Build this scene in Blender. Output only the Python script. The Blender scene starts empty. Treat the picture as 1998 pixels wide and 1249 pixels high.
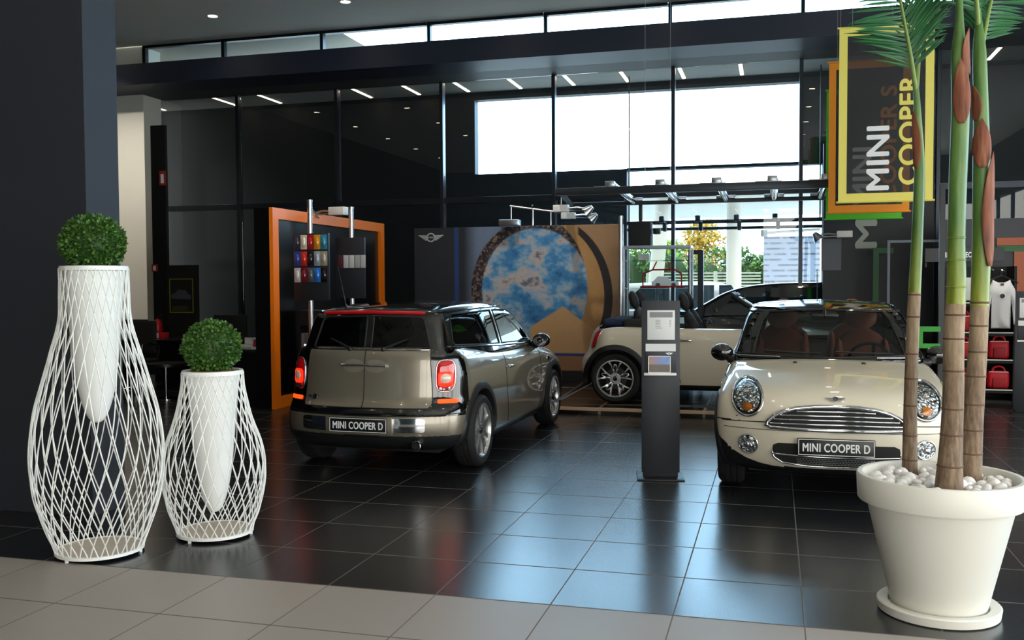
import bpy, bmesh, math, random
import numpy as np
from mathutils import Vector, Matrix, Euler
from mathutils.geometry import delaunay_2d_cdt
PI = math.pi
scn = bpy.context.scene
COL = scn.collection
random.seed(7)

# ------------------------------------------------------------------ camera
FPX = 1858.17
YAW, PITCH, ROLL = -.2692, .0386, -.0051
CAM = np.array([2.7648, -7.5344, 2.6434]) * .6
_cy, _sy, _cp, _sp = math.cos(YAW), math.sin(YAW), math.cos(PITCH), math.sin(PITCH)
_f = np.array([_sy*_cp, _cy*_cp, -_sp]); _r = np.array([_cy, -_sy, 0.0]); _u = np.cross(_r, _f)
_cr, _sr = math.cos(ROLL), math.sin(ROLL)
_r, _u = _cr*_r + _sr*_u, -_sr*_r + _cr*_u
cd = bpy.data.cameras.new('camera'); cd.sensor_width = 36; cd.sensor_fit = 'HORIZONTAL'
cd.lens = FPX*36/1998; cd.clip_start = .05; cd.clip_end = 500
cam = bpy.data.objects.new('camera', cd); COL.objects.link(cam)
cam.matrix_world = Matrix(((_r[0], _u[0], -_f[0], CAM[0]), (_r[1], _u[1], -_f[1], CAM[1]), (_r[2], _u[2], -_f[2], CAM[2]), (0, 0, 0, 1)))
scn.camera = cam

def _ray(x, y): return _f + _r*(x-999)/FPX - _u*(y-624.5)/FPX
def onY(x, y, Y):
    d = _ray(x, y); return Vector(CAM + d*(Y-CAM[1])/d[1])
def onZ(x, y, Z=0.0):
    d = _ray(x, y); return Vector(CAM + d*(Z-CAM[2])/d[2])
def onD(x, y, D):            # at depth D along the view axis
    return Vector(CAM + _ray(x, y)*D)

# ------------------------------------------------------------------ world, light, exposure
w = bpy.data.worlds.new('sky'); scn.world = w; w.use_nodes = True
nt = w.node_tree; bg = nt.nodes['Background']
tc = nt.nodes.new('ShaderNodeTexCoord'); sx = nt.nodes.new('ShaderNodeSeparateXYZ'); rp = nt.nodes.new('ShaderNodeValToRGB'); mr = nt.nodes.new('ShaderNodeMapRange')
nt.links.new(tc.outputs['Generated'], sx.inputs[0]); nt.links.new(sx.outputs['Y'], mr.inputs[0]); mr.inputs[1].default_value = -1; mr.inputs[2].default_value = 1
nt.links.new(mr.outputs[0], rp.inputs[0]); nt.links.new(rp.outputs[0], bg.inputs[0])     # warm white haze to the south, clear blue to the north
rp.color_ramp.elements[0].color = (1.0, .97, .90, 1); rp.color_ramp.elements[0].position = .3
rp.color_ramp.elements[1].color = (.46, .74, 1.0, 1); rp.color_ramp.elements[1].position = .8
ms = nt.nodes.new('ShaderNodeMapRange'); nt.links.new(sx.outputs['Y'], ms.inputs[0]); ms.inputs[1].default_value = -.3; ms.inputs[2].default_value = .7; ms.inputs[3].default_value = 5.4; ms.inputs[4].default_value = 13.0
nt.links.new(ms.outputs[0], bg.inputs[1])     # brighter towards the sun side beyond the glass
vs = scn.view_settings
vs.view_transform = 'Standard'; vs.look = 'None'; vs.gamma = 1; vs.use_curve_mapping = False
vs.exposure = 0.0
scn.cycles.max_bounces = 8; scn.cycles.transparent_max_bounces = 24
scn.cycles.caustics_reflective = False; scn.cycles.caustics_refractive = False
scn.cycles.sample_clamp_indirect = 6

# ------------------------------------------------------------------ materials
def lin(c):
    if isinstance(c, str):
        c = c.lstrip('#'); c = [int(c[i:i+2], 16)/255 for i in (0, 2, 4)]
    return tuple(((v/12.92) if v <= .04045 else ((v+.055)/1.055)**2.4) for v in c[:3])
MATS = {}
def mat(name, col, rough=.5, metal=0, coat=0, emit=0, noise=0, nscale=20, bump=0, spec=.5, sheen=0):
    if name in MATS: return MATS[name]
    m = bpy.data.materials.new(name); m.use_nodes = True; MATS[name] = m
    nt = m.node_tree; b = nt.nodes['Principled BSDF']; c = lin(col)+(1,)
    b.inputs['Base Color'].default_value = c; b.inputs['Roughness'].default_value = rough
    b.inputs['Metallic'].default_value = metal; b.inputs['Coat Weight'].default_value = coat
    b.inputs['Coat Roughness'].default_value = .03; b.inputs['Specular IOR Level'].default_value = spec
    if emit:
        b.inputs['Emission Color'].default_value = c; b.inputs['Emission Strength'].default_value = emit
    if noise or bump:
        t = nt.nodes.new('ShaderNodeTexCoord'); n = nt.nodes.new('ShaderNodeTexNoise')
        n.inputs['Scale'].default_value = nscale; n.inputs['Detail'].default_value = 5
        nt.links.new(t.outputs['Object'], n.inputs['Vector'])
        if noise:
            mx = nt.nodes.new('ShaderNodeMix'); mx.data_type = 'RGBA'
            mx.inputs[6].default_value = tuple(max(0, v*(1-noise)) for v in c[:3])+(1,)
            mx.inputs[7].default_value = tuple(min(1, v*(1+noise)) for v in c[:3])+(1,)
            nt.links.new(n.outputs['Fac'], mx.inputs[0]); nt.links.new(mx.outputs[2], b.inputs['Base Color'])
        if bump:
            bp = nt.nodes.new('ShaderNodeBump'); bp.inputs['Strength'].default_value = bump; bp.inputs['Distance'].default_value = .01
            nt.links.new(n.outputs['Fac'], bp.inputs['Height']); nt.links.new(bp.outputs[0], b.inputs['Normal'])
    return m
def glass(name, tint=(.9, .95, .94), ior=1.45, rough=0.0):
    if name in MATS: return MATS[name]
    m = bpy.data.materials.new(name); m.use_nodes = True; MATS[name] = m
    nt = m.node_tree; nt.nodes.clear(); o = nt.nodes.new('ShaderNodeOutputMaterial')
    mx = nt.nodes.new('ShaderNodeMixShader'); fr = nt.nodes.new('ShaderNodeFresnel'); fr.inputs[0].default_value = ior
    t = nt.nodes.new('ShaderNodeBsdfTransparent'); t.inputs[0].default_value = tuple(tint)+(1,)
    g = nt.nodes.new('ShaderNodeBsdfGlossy'); g.inputs['Roughness'].default_value = rough
    nt.links.new(fr.outputs[0], mx.inputs[0]); nt.links.new(t.outputs[0], mx.inputs[1]); nt.links.new(g.outputs[0], mx.inputs[2]); nt.links.new(mx.outputs[0], o.inputs[0])
    return m
def veil(name, col, alpha):      # thin translucent mesh fabric
    if name in MATS: return MATS[name]
    m = bpy.data.materials.new(name); m.use_nodes = True; MATS[name] = m
    b = m.node_tree.nodes['Principled BSDF']; b.inputs['Base Color'].default_value = lin(col)+(1,)
    b.inputs['Alpha'].default_value = alpha; b.inputs['Roughness'].default_value = .6
    return m

# node-graph shorthand
class NG:
    def __init__(s, name, rough=.5, **kw):
        s.m = mat(name, (.5, .5, .5), rough, **kw); s.nt = s.m.node_tree; s.b = s.nt.nodes['Principled BSDF']
        s.tc = s.nt.nodes.new('ShaderNodeTexCoord'); s.sep = s.nt.nodes.new('ShaderNodeSeparateXYZ')
        s.nt.links.new(s.tc.outputs['Object'], s.sep.inputs[0]); s.X, s.Y, s.Z = s.sep.outputs[:3]; s.P = s.tc.outputs['Object']
    def _in(s, sock, v):
        if hasattr(v, 'is_linked') or isinstance(v, bpy.types.NodeSocket): s.nt.links.new(v, sock)
        else: sock.default_value = v
    def op(s, o, a, b=None, c=None, clamp=False):
        n = s.nt.nodes.new('ShaderNodeMath'); n.operation = o; n.use_clamp = clamp
        s._in(n.inputs[0], a)
        if b is not None: s._in(n.inputs[1], b)
        if c is not None: s._in(n.inputs[2], c)
        return n.outputs[0]
    def mix(s, f, a, b):
        n = s.nt.nodes.new('ShaderNodeMix'); n.data_type = 'RGBA'; s._in(n.inputs[0], f)
        s._in(n.inputs[6], a if not isinstance(a, (str, tuple)) else lin(a)+(1,)); s._in(n.inputs[7], b if not isinstance(b, (str, tuple)) else lin(b)+(1,))
        return n.outputs[2]
    def noise(s, vec, scale, detail=4, rough=.5):
        n = s.nt.nodes.new('ShaderNodeTexNoise'); n.inputs['Scale'].default_value = scale; n.inputs['Detail'].default_value = detail; n.inputs['Roughness'].default_value = rough
        s._in(n.inputs['Vector'], vec); return n.outputs['Fac']
    def white(s, vec):
        n = s.nt.nodes.new('ShaderNodeTexWhiteNoise'); s._in(n.inputs['Vector'], vec); return n.outputs['Value']
    def comb(s, x, y, z):
        n = s.nt.nodes.new('ShaderNodeCombineXYZ'); s._in(n.inputs[0], x); s._in(n.inputs[1], y); s._in(n.inputs[2], z); return n.outputs[0]
    def ramp(s, f, stops):
        n = s.nt.nodes.new('ShaderNodeValToRGB'); e = n.color_ramp.elements
        while len(e) < len(stops): e.new(.5)
        for k, (p, c) in enumerate(stops): e[k].position = p; e[k].color = lin(c)+(1,)
        s._in(n.inputs[0], f); return n.outputs[0]
    def step(s, v, edge, soft=.001): # 0 below edge, 1 above
        n = s.nt.nodes.new('ShaderNodeMapRange'); s._in(n.inputs[0], v); n.inputs[1].default_value = edge-soft; n.inputs[2].default_value = edge+soft
        return n.outputs[0]
    def color(s, c): s._in(s.b.inputs['Base Color'], c)
    def rough(s, c): s._in(s.b.inputs['Roughness'], c)
    def bump(s, h, strength=.3, dist=.01):
        n = s.nt.nodes.new('ShaderNodeBump'); n.inputs['Strength'].default_value = strength; n.inputs['Distance'].default_value = dist
        s._in(n.inputs['Height'], h); s.nt.links.new(n.outputs[0], s.b.inputs['Normal'])

BLACK = mat('black_plastic', '#15171a', .45)
BLACKM = mat('black_matte', '#0d0e10', .7)
GREYBLK = mat('anthracite_panel', '#23272e', .45)
CHROME = mat('chrome', '#d8dade', .08, 1)
STEEL = mat('brushed_steel', '#b9bcc0', .3, 1)
WHITE = mat('white_paint', '#ecece8', .4)
RED = mat('red_fabric', '#c01020', .55)
ORANGE = mat('orange_paint', '#ff8212', .4)
GREEN = mat('green_paint', '#1f9a22', .45)
DARKSTEEL = mat('dark_steel', '#3a3f45', .4, .6)

# ------------------------------------------------------------------ mesh helpers
class MB:
    def __init__(s): s.v = []; s.f = []; s.mi = []; s.cur = 0
    def add(s, vs, fs, M=None):
        o = len(s.v)
        for p in vs:
            s.v.append(tuple(M @ Vector(p)) if M is not None else tuple(p))
        for q in fs: s.f.append(tuple(o+i for i in q)); s.mi.append(s.cur)
        return s
    def box(s, c, d, bev=0, M=None, seg=2):
        x, y, z = d[0]/2, d[1]/2, d[2]/2
        if bev <= 0:
            vs = [(c[0]+i*x, c[1]+j*y, c[2]+k*z) for i in (-1, 1) for j in (-1, 1) for k in (-1, 1)]
            fs = [(0, 1, 3, 2), (4, 6, 7, 5), (0, 4, 5, 1), (2, 3, 7, 6), (0, 2, 6, 4), (1, 5, 7, 3)]
            return s.add(vs, fs, M)
        bm = bmesh.new(); bmesh.ops.create_cube(bm, size=1)
        for q in bm.verts: q.co = Vector((c[0]+q.co.x*d[0], c[1]+q.co.y*d[1], c[2]+q.co.z*d[2]))
        bmesh.ops.bevel(bm, geom=bm.edges[:], offset=min(bev, min(d)*.49), segments=seg, affect='EDGES', profile=.5)
        bm.verts.index_update()
        s.add([tuple(q.co) for q in bm.verts], [[q.index for q in f.verts] for f in bm.faces], M); bm.free(); return s
    def rng(s, a, b, bev=0, M=None):
        return s.box([(a[i]+b[i])/2 for i in range(3)], [abs(b[i]-a[i]) for i in range(3)], bev, M)
    def tube(s, pts, r, n=8, closed=False, cap=True, M=None, flat=None):
        pts = [Vector(p) for p in pts]; N = len(pts); rs = r if isinstance(r, (list, tuple)) else [r]*N
        vs = []; fs = []; up = None
        for i, p in enumerate(pts):
            a = pts[(i-1) % N] if (closed or i > 0) else p; b = pts[(i+1) % N] if (closed or i < N-1) else p
            t = (b-a).normalized() if (b-a).length > 1e-9 else Vector((0, 0, 1))
            if up is None:
                up = Vector((0, 0, 1)) if abs(t.z) < .9 else Vector((1, 0, 0))
            e1 = t.cross(up)
            if e1.length < 1e-6: e1 = t.orthogonal()
            e1.normalize(); e2 = e1.cross(t).normalized(); up = e2
            for k in range(n):
                a_ = 2*PI*k/n; vs.append(p+(e1*math.cos(a_)+e2*math.sin(a_))*rs[i])
        M_ = N if closed else N-1
        for i in range(M_):
            j = (i+1) % N
            for k in range(n):
                fs.append((i*n+k, i*n+(k+1) % n, j*n+(k+1) % n, j*n+k))
        if cap and not closed:
            fs.append(tuple(range(n-1, -1, -1))); fs.append(tuple((N-1)*n+k for k in range(n)))
        return s.add(vs, fs, M)
    def cyl(s, a, b, r, r2=None, n=20, M=None): return s.tube([a, b], [r, r if r2 is None else r2], n, M=M)
    def lathe(s, prof, n=40, c=(0, 0, 0), axis='z', M=None, arc=2*PI):
        vs = []; fs = []; full = abs(arc-2*PI) < 1e-6; n_ = n if full else n+1
        for (r, h) in prof:
            for k in range(n_):
                a = arc*k/n; x, y = r*math.cos(a), r*math.sin(a)
                p = (x, y, h) if axis == 'z' else ((h, x, y) if axis == 'x' else (y, h, x))
                vs.append((c[0]+p[0], c[1]+p[1], c[2]+p[2]))
        for i in range(len(prof)-1):
            for k in range(n if full else n):
                k2 = (k+1) % n_ if full else k+1
                fs.append((i*n_+k, i*n_+k2, (i+1)*n_+k2, (i+1)*n_+k))
        return s.add(vs, fs, M)
    def prism(s, poly, f, depth, M=None):   # poly list of 2d, f maps (u,v,w)->3d ; w in [0,depth]
        n = len(poly); vs = [f(u, v, 0) for u, v in poly]+[f(u, v, depth) for u, v in poly]
        fs = [tuple(range(n)), tuple(range(2*n-1, n-1, -1))]+[(i, i+n, (i+1) % n+n, (i+1) % n) for i in range(n)]
        return s.add(vs, fs, M)
    def ico(s, c, r, sub=2, sc=(1, 1, 1), M=None, jit=0, rnd=None):
        bm = bmesh.new(); bmesh.ops.create_icosphere(bm, subdivisions=sub, radius=1)
        bm.verts.index_update(); vs = []
        for q in bm.verts:
            k = 1+(rnd.uniform(-jit, jit) if jit else 0); vs.append((c[0]+q.co.x*r*sc[0]*k, c[1]+q.co.y*r*sc[1]*k, c[2]+q.co.z*r*sc[2]*k))
        s.add(vs, [[q.index for q in f.verts] for f in bm.faces], M); bm.free(); return s
    def build(s, name, m=None, parent=None, smooth=30, loc=None, rot=None, fix=True):
        me = bpy.data.meshes.new(name); me.from_pydata(s.v, [], s.f)
        if fix:
            bm = bmesh.new(); bm.from_mesh(me); bmesh.ops.recalc_face_normals(bm, faces=bm.faces[:]); bm.to_mesh(me); bm.free()
        ms = m if isinstance(m, (list, tuple)) else [m]
        for q in ms:
            if q: me.materials.append(q)
        if len(ms) > 1: me.polygons.foreach_set('material_index', s.mi)
        if smooth:
            me.polygons.foreach_set('use_smooth', [True]*len(me.polygons)); me.set_sharp_from_angle(angle=math.radians(smooth))
        me.update()
        o = bpy.data.objects.new(name, me); COL.objects.link(o)
        if parent: o.parent = parent
        if loc is not None: o.location = loc
        if rot is not None: o.rotation_euler = rot
        return o
def tag(o, label=None, cat=None, group=None, kind=None):
    if label: o['label'] = label
    if cat: o['category'] = cat
    if group: o['group'] = group
    if kind: o['kind'] = kind
    return o
def thing(name, label, cat, loc=(0, 0, 0), rz=0, group=None):
    o = bpy.data.objects.new(name, None); COL.objects.link(o); o.location = loc; o.rotation_euler = (0, 0, rz); o.empty_display_size = .1
    return tag(o, label, cat, group)
def struct(name, mb, m, smooth=30, **k):
    return tag(mb.build(name, m, None, smooth, **k), kind='structure')
def copy_tree(o, parent=None):
    c = o.copy(); COL.objects.link(c)
    if parent: c.parent = parent
    for ch in list(o.children): copy_tree(ch, c)
    return c
TXT = {}
def _glyphs(body, bold=.018):
    cu = bpy.data.curves.new('lettering', 'FONT'); cu.body = body; cu.size = 1; cu.extrude = .02; cu.align_x = 'CENTER'; cu.space_character = 1.06
    o = bpy.data.objects.new('lettering', cu); COL.objects.link(o); bpy.context.view_layer.update()
    me = bpy.data.meshes.new_from_object(o.evaluated_get(bpy.context.evaluated_depsgraph_get()))
    v = [tuple(q.co) for q in me.vertices]; f = [tuple(q.vertices) for q in me.polygons]
    bpy.data.objects.remove(o); bpy.data.curves.remove(cu); bpy.data.meshes.remove(me)
    a = np.array(v); mn, mx = a.min(0), a.max(0); a[:, 0] = (a[:, 0]-(mn[0]+mx[0])/2)/(mx[0]-mn[0]); a[:, 1] = (a[:, 1]-(mn[1]+mx[1])/2)/(mx[1]-mn[1]); a[:, 2] = (a[:, 2]-mn[2])/(mx[2]-mn[2])
    n = len(a); av = []; ff = []
    asp = (mx[0]-mn[0])/(mx[1]-mn[1])
    for q, (dx, dy) in enumerate(((-1, 0), (1, 0), (0, -.8), (0, .8), (0, 0))):
        b = a.copy(); b[:, 0] = b[:, 0]*(1-.08/asp)+dx*.04/asp; b[:, 1] = b[:, 1]*.93+dy*.035; b[:, 2] *= 1+.01*q; av.append(b); ff += [tuple(i+q*n for i in t) for t in f]
    TXT[body] = (np.vstack(av), ff)
def text(body, w, h, name, m, parent, M, ext=.002):      # lettering filling a w x h box, centred, as a mesh
    a, f = TXT[body]; g = MB(); g.add((a*np.array([w, h, ext])).tolist(), f); o = g.build(name, m, parent, 0, fix=False); o.matrix_local = M; return o
for _b in ('MINI', 'MINI COOPER D', 'COOPER', 'COOPER S', 'MINI COLLECTION', 'M'): _glyphs(_b)
def frameM(o, x, y):    # matrix with given origin, x axis, y axis (z = x cross y)
    x = Vector(x).normalized(); y = Vector(y).normalized(); z = x.cross(y)
    return Matrix(((x[0], y[0], z[0], o[0]), (x[1], y[1], z[1], o[1]), (x[2], y[2], z[2], o[2]), (0, 0, 0, 1)))
def catmull(pts, n=8, closed=False):
    P = [np.array(p, float) for p in pts]; N = len(P); out = []
    for i in range(N if closed else N-1):
        g = (lambda k: P[k % N]) if closed else (lambda k: P[min(max(k, 0), N-1)])
        a, b, c, d = g(i-1), g(i), g(i+1), g(i+2)
        for k in range(n):
            t = k/n; out.append(.5*((2*b)+(-a+c)*t+(2*a-5*b+4*c-d)*t*t+(-a+3*b-3*c+d)*t**3))
    if not closed: out.append(P[-1])
    return [tuple(q) for q in out]
# ------------------------------------------------------------------ the room
YW = 11.5; ZC = 6.03; ZH = 5.13
def tile_floor(name, base, grout, spread, rough, x0, x1, y0, y1, z=0, streak=.1):
    g = NG(name+'_tile', rough)
    def dist(c):
        a = g.op('FRACT', g.op('ADD', g.op('DIVIDE', c, .6), 100.5)); return g.op('ABSOLUTE', g.op('SUBTRACT', a, .5))
    ln = g.op('MINIMUM', dist(g.X), g.op('MULTIPLY', dist(g.Y), .55)); line = g.op('SUBTRACT', 1.0, g.step(ln, .0052, .0015))
    cell = g.white(g.comb(g.op('FLOOR', g.op('ADD', g.op('DIVIDE', g.X, .6), 100)), g.op('FLOOR', g.op('ADD', g.op('DIVIDE', g.Y, .6), 100)), 0))
    st = g.noise(g.comb(g.op('MULTIPLY', g.X, 2.5), g.op('MULTIPLY', g.Y, 60), g.op('MULTIPLY', cell, 40)), 1.0, 5, .6)
    cl = g.noise(g.P, 2.2, 3)
    c = lin(base)
    g.b.inputs['Specular IOR Level'].default_value = .95 if y0 == 0 else .5
    lo = tuple(v*(1-spread) for v in c)+(1,); hi = tuple(v*(1+spread) for v in c)+(1,)
    n = g.nt.nodes.new('ShaderNodeMix'); n.data_type = 'RGBA'; n.inputs[6].default_value = lo; n.inputs[7].default_value = hi
    g._in(n.inputs[0], g.op('ADD', g.op('MULTIPLY', cell, .6), g.op('MULTIPLY', st, .4)))
    g.color(g.mix(line, n.outputs[2], grout))
    r = g.op('ADD', rough-.5*streak, g.op('MULTIPLY', cl, streak))
    g.rough(g.op('MAXIMUM', r, g.op('MULTIPLY', line, .8)))
    g.bump(g.op('MULTIPLY', line, -1.0), .25, .003)
    return struct(name, MB().rng((x0, y0, z-.1), (x1, y1, z)), g.m, 0)
tile_floor('floor', '#1d1f22', '#5b524b', .12, .25, -11, 8.6, 0, 11.5, 0, .03)
tile_floor('floor_front', '#a09890', '#6b645c', .06, .42, -11, 8.6, -9, 0, 0, .1)
struct('ceiling', MB().rng((-11, -9, ZC), (8.6, 10.9, ZC+.25)), mat('ceiling_paint', '#e2dcd0', .8, noise=.03, nscale=3), 0)
DARKWALL = mat('dark_wall_paint', '#1c1f25', .6, noise=.05, nscale=4)
struct('wall_left', MB().rng((-11.2, -9, 0), (-11, 11.5, ZC)), mat('left_wall_paint', '#121213', .95, spec=.05), 0)
struct('wall_right', MB().rng((8.6, 5.0, 0), (8.8, 11.5, ZC)).rng((8.6, -9, 4.3), (8.8, 5.0, ZC)), mat('right_wall_paint', '#3c3d42', .7), 0)
# dark pillar at the front left, two faces seen
o = struct('pillar', MB().rng((-4.6, .95, 0), (-2.835, 1.29, ZC), .004), mat('pillar_paint', '#2c3038', .62, noise=.04, nscale=6, bump=.05), 20)
tag(o, 'wide anthracite pillar behind the tall wire planter', 'pillar')
# white column at the back left
xl, xr = onY(205, 400, 10.92).x, onY(284, 400, 10.92).x
o = struct('column', MB().rng((xl, 10.92, 0), (xr, 11.45, ZC), .004), mat('white_column_paint', '#efe9da', .7, noise=.03, nscale=3), 20)
tag(o, 'white column at the end of the glazed facade', 'column')
# beam and heads
BEAM = mat('beam_cladding', '#1d2638', .5, noise=.05, nscale=2)
struct('trim_1', MB().rng((-11, 10.1, ZH), (8.6, 10.88, 5.5), .004), BEAM, 20)
tag(struct('trim_2', MB().rng((xr+.01, 10.88, ZH), (8.6, 11.56, 5.3), .003), mat('head_soffit', '#4a4c4c', .6), 20))
# clerestory
FR = mat('window_frame_black', '#14171b', .35, .3)
GL = glass('facade_glass', (.90, .94, .95))
cx = [onY(p, 80, 10.88).x for p in (276, 430, 623, 832, 1060, 1303, 1562, 1830)]
for i in range(len(cx)-1):
    k = MB().rng((cx[i]+.005, 10.89, 5.5), (cx[i]+.065, 10.99, ZC))
    k.rng((cx[i]+.065, 10.89, ZC-.05), (cx[i+1], 10.99, ZC)); k.rng((cx[i]+.065, 10.89, 5.3), (cx[i+1], 10.99, 5.5))
    f = struct('window_%d' % (i+1), k, FR, 0)
    MB().rng((cx[i]+.065, 10.935, 5.5), (cx[i+1], 10.941, ZC-.05)).build('pane', GL, f, 0)
# facade: mullions, mid rail, panes
MUL = mat('mullion_metal', '#3b4047', .35, .75)
mx = [2.022*k+.03 for k in range(-5, 5)]
for i, x in enumerate(mx):
    f = struct('window_%d' % (i+8), MB().rng((x-.03, YW-.09, 0), (x+.03, YW+.06, ZH-.001), .004).rng((x+.031, YW-.04, 3.0), (x+1.991, YW+.04, 3.1), .003)
               .rng((x+.031, YW-.04, 0), (x+1.991, YW+.04, .08), .003), MUL, 20)
    if x < 8: MB().rng((x+.031, YW-.004, .08), (min(x+1.991, 8.55), YW+.004, ZH-.001)).build('pane', GL, f, 0)
# exterior soffit with strip lights, dark screen wall with its openings
struct('ceiling_outside', MB().rng((-12, 11.57, ZH+.05), (9, 13.0, ZH+.25)), mat('outer_soffit', '#8d8d88', .7, noise=.12, nscale=5), 0)
SCR = mat('screen_wall', '#14171c', .6, noise=.06, nscale=2)
YS = 12.75
a = onY(926, 191, YS); b = onY(1562, 164, YS); z1 = (a.z+b.z)/2; zb = (onY(928, 336, YS).z+onY(1555, 322, YS).z)/2
x3 = onY(1604, 450, YS).x; x2 = onY(1223, 450, YS).x
m = MB()
m.rng((-12.2, 11.57, 0), (-12, YS+.22, ZH+.05)); m.rng((9, 11.57, 0), (9.2, YS+.22, ZH+.05)); m.rng((-12, YS, 0), (a.x, YS+.22, ZH+.05)); m.rng((a.x, YS, 0), (x2, YS+.22, zb)); m.rng((a.x, YS, z1), (x3, YS+.22, ZH+.05))  # end walls at both sides added to shut sky light out of the gap
m.rng((x2, YS, zb-.035), (x3, YS+.22, zb+.015)); m.rng((b.x+.02, YS, zb+.015), (x3, YS+.22, z1)); m.rng((x3, YS, 0), (9, YS+.22, ZH+.05))
struct('wall_screen', m, SCR, 0)
struct('ceiling_overhang', MB().rng((-12, 11.0, ZC), (-5.75, 17, ZC+.3)), mat('overhang_plaster', '#c9c3b6', .8), 0)
struct('wall_outer', MB().rng((-12.2, 11.6, ZH+.25), (-10.2, 16.8, ZC)), mat('overhang_plaster', '#c9c3b6', .8), 0)
STRIP = mat('strip_light', '#ffe9cf', .5, emit=6.0)
spl = []
LABS = ['beside the white column', 'second along from the white column', 'third along from the white column', 'above the gap right of the third mullion', 'fourth strip, right of the last double mullion bay',
        'at the top left of the bright opening', 'over the left pane of the bright opening', 'over the middle pane, left of centre', 'over the middle pane, right of centre', 'over the right pane, left of centre', 'over the right pane, right of centre', 'behind the palm stems']
for (px, py), lb in zip([(296, 219), (440, 206), (526, 199), (706, 185), (802, 178), (900, 170), (1004, 167), (1110, 160), (1218, 155), (1330, 149), (1446, 144), (1940, 126)], LABS):
    x = onY(px, py, 12.12).x
    t = thing('strip_light', 'thin glowing ceiling strip outside the glass, '+lb, 'ceiling light', (x, 12.12, ZH+.05), group='strip lights under the outer soffit')
    MB().rng((-.035, -.46, -.012), (.035, .46, .0)).build('housing', WHITE, t)
    MB().rng((-.027, -.44, -.02), (.027, .44, -.0121)).build('diffuser', STRIP, t)
# recessed downlights of the hall
DL = mat('downlight_lamp', '#ffe6c4', .5, emit=28)
ra = onZ(415, 31, ZC); rb = onZ(674, 3, ZC)
sp = []
for i in range(-4, 5):
    for j in range(-6, 5):
        x, y = ra.x+(i+1)*(rb.x-ra.x), ra.y+(rb.y-ra.y)*(i+1)+j*2.35
        if -10.5 < x < 8.3 and -8.6 < y < 10.2: sp.append((x, y, i, j))
for x, y, i, j in sp:
    if j == 0 and i == -1: lb = 'round recessed downlight in the ceiling, nearest the dark pillar'
    elif j == 0 and i == 0: lb = 'round recessed downlight at the top edge, right of the first one'
    else: lb = 'round recessed downlight in the ceiling above the hall, out of the picture'
    t = thing('downlight', lb, 'ceiling light', (x, y, ZC), group='recessed downlights')
    MB().lathe([(.075, -.001), (.095, -.001), (.098, -.006), (.076, -.008), (.075, -.001)], 24).build('trim_ring', WHITE, t)
    MB().lathe([(0.0001, -.003), (.075, -.003)], 24).build('lamp', DL, t)
    if not spl:
        spl.append(bpy.data.lights.new('downlight_spot', 'SPOT')); spl[0].energy = 16; spl[0].color = (1, .88, .72); spl[0].spot_size = 2.0; spl[0].spot_blend = .8; spl[0].shadow_soft_size = .07
    lo = bpy.data.objects.new('downlight_spot', spl[0]); COL.objects.link(lo); lo.parent = t; lo.location = (0, 0, -.02)
# added lamp, out of sight, that brightens the white column
t = thing('added_column_lamp', 'added ceiling spotlight brightening the white column, unseen behind the dark pillar', 'ceiling light', (-9.9, 8.2, ZC))
MB().cyl((0, 0, -.02), (0, 0, -.0005), .05).cyl((0, 0, -.02), (.03, .05, -.16), .055).build('housing', BLACK, t)
sl_ = bpy.data.lights.new('added_column_spot', 'SPOT'); sl_.energy = 420; sl_.color = (1, .95, .86); sl_.spot_size = 1.3; sl_.spot_blend = 1.0; sl_.shadow_soft_size = .05
lo = bpy.data.objects.new('added_column_spot', sl_); COL.objects.link(lo); lo.parent = t; lo.location = (.04, .06, -.18)
lo.rotation_euler = (Vector(((xl+xr)/2, 10.9, 2.6))-Vector((-9.86, 8.26, ZC-.18))).to_track_quat('-Z', 'Y').to_euler()
def added_spot(label, loc, aim, energy, size, col=(1, .93, .82)):  # extra lamp above the view, added to brighten a display
    t = thing('added_spotlight', label, 'ceiling light', (loc[0], loc[1], ZC)); MB().cyl((0, 0, -.03), (0, 0, -.0005), .05).build('base', BLACK, t)
    d = (Vector(aim)-Vector((loc[0], loc[1], ZC-.12))).normalized(); MB().cyl(Vector((0, 0, -.03)), Vector((0, 0, -.1)), .012).cyl(Vector((0, 0, -.12))-d*.08, Vector((0, 0, -.12))+d*.08, .05).build('head', BLACK, t)
    l = bpy.data.lights.new('added_spot_lamp', 'SPOT'); l.energy = energy; l.color = col; l.spot_size = size; l.spot_blend = .9; l.shadow_soft_size = .05
    o = bpy.data.objects.new('added_spot_lamp', l); COL.objects.link(o); o.parent = t; o.location = Vector((0, 0, -.12))+d*.09; o.rotation_euler = d.to_track_quat('-Z', 'Y').to_euler()
added_spot('added black ceiling spotlight brightening the shop corner, unseen from the camera', (4.0, 6.6), (4.35, 9.2, 1.1), 330, .75)
added_spot('added black ceiling spotlight brightening the booth, unseen from the camera', (-2.6, 5.6), (-4.2, 6.8, 1.7), 230, .65)
added_spot('added black ceiling spotlight brightening the backdrop wall, unseen from the camera', (-1.6, 7.2), (-1.9, 9.6, 1.5), 300, .95)
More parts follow.
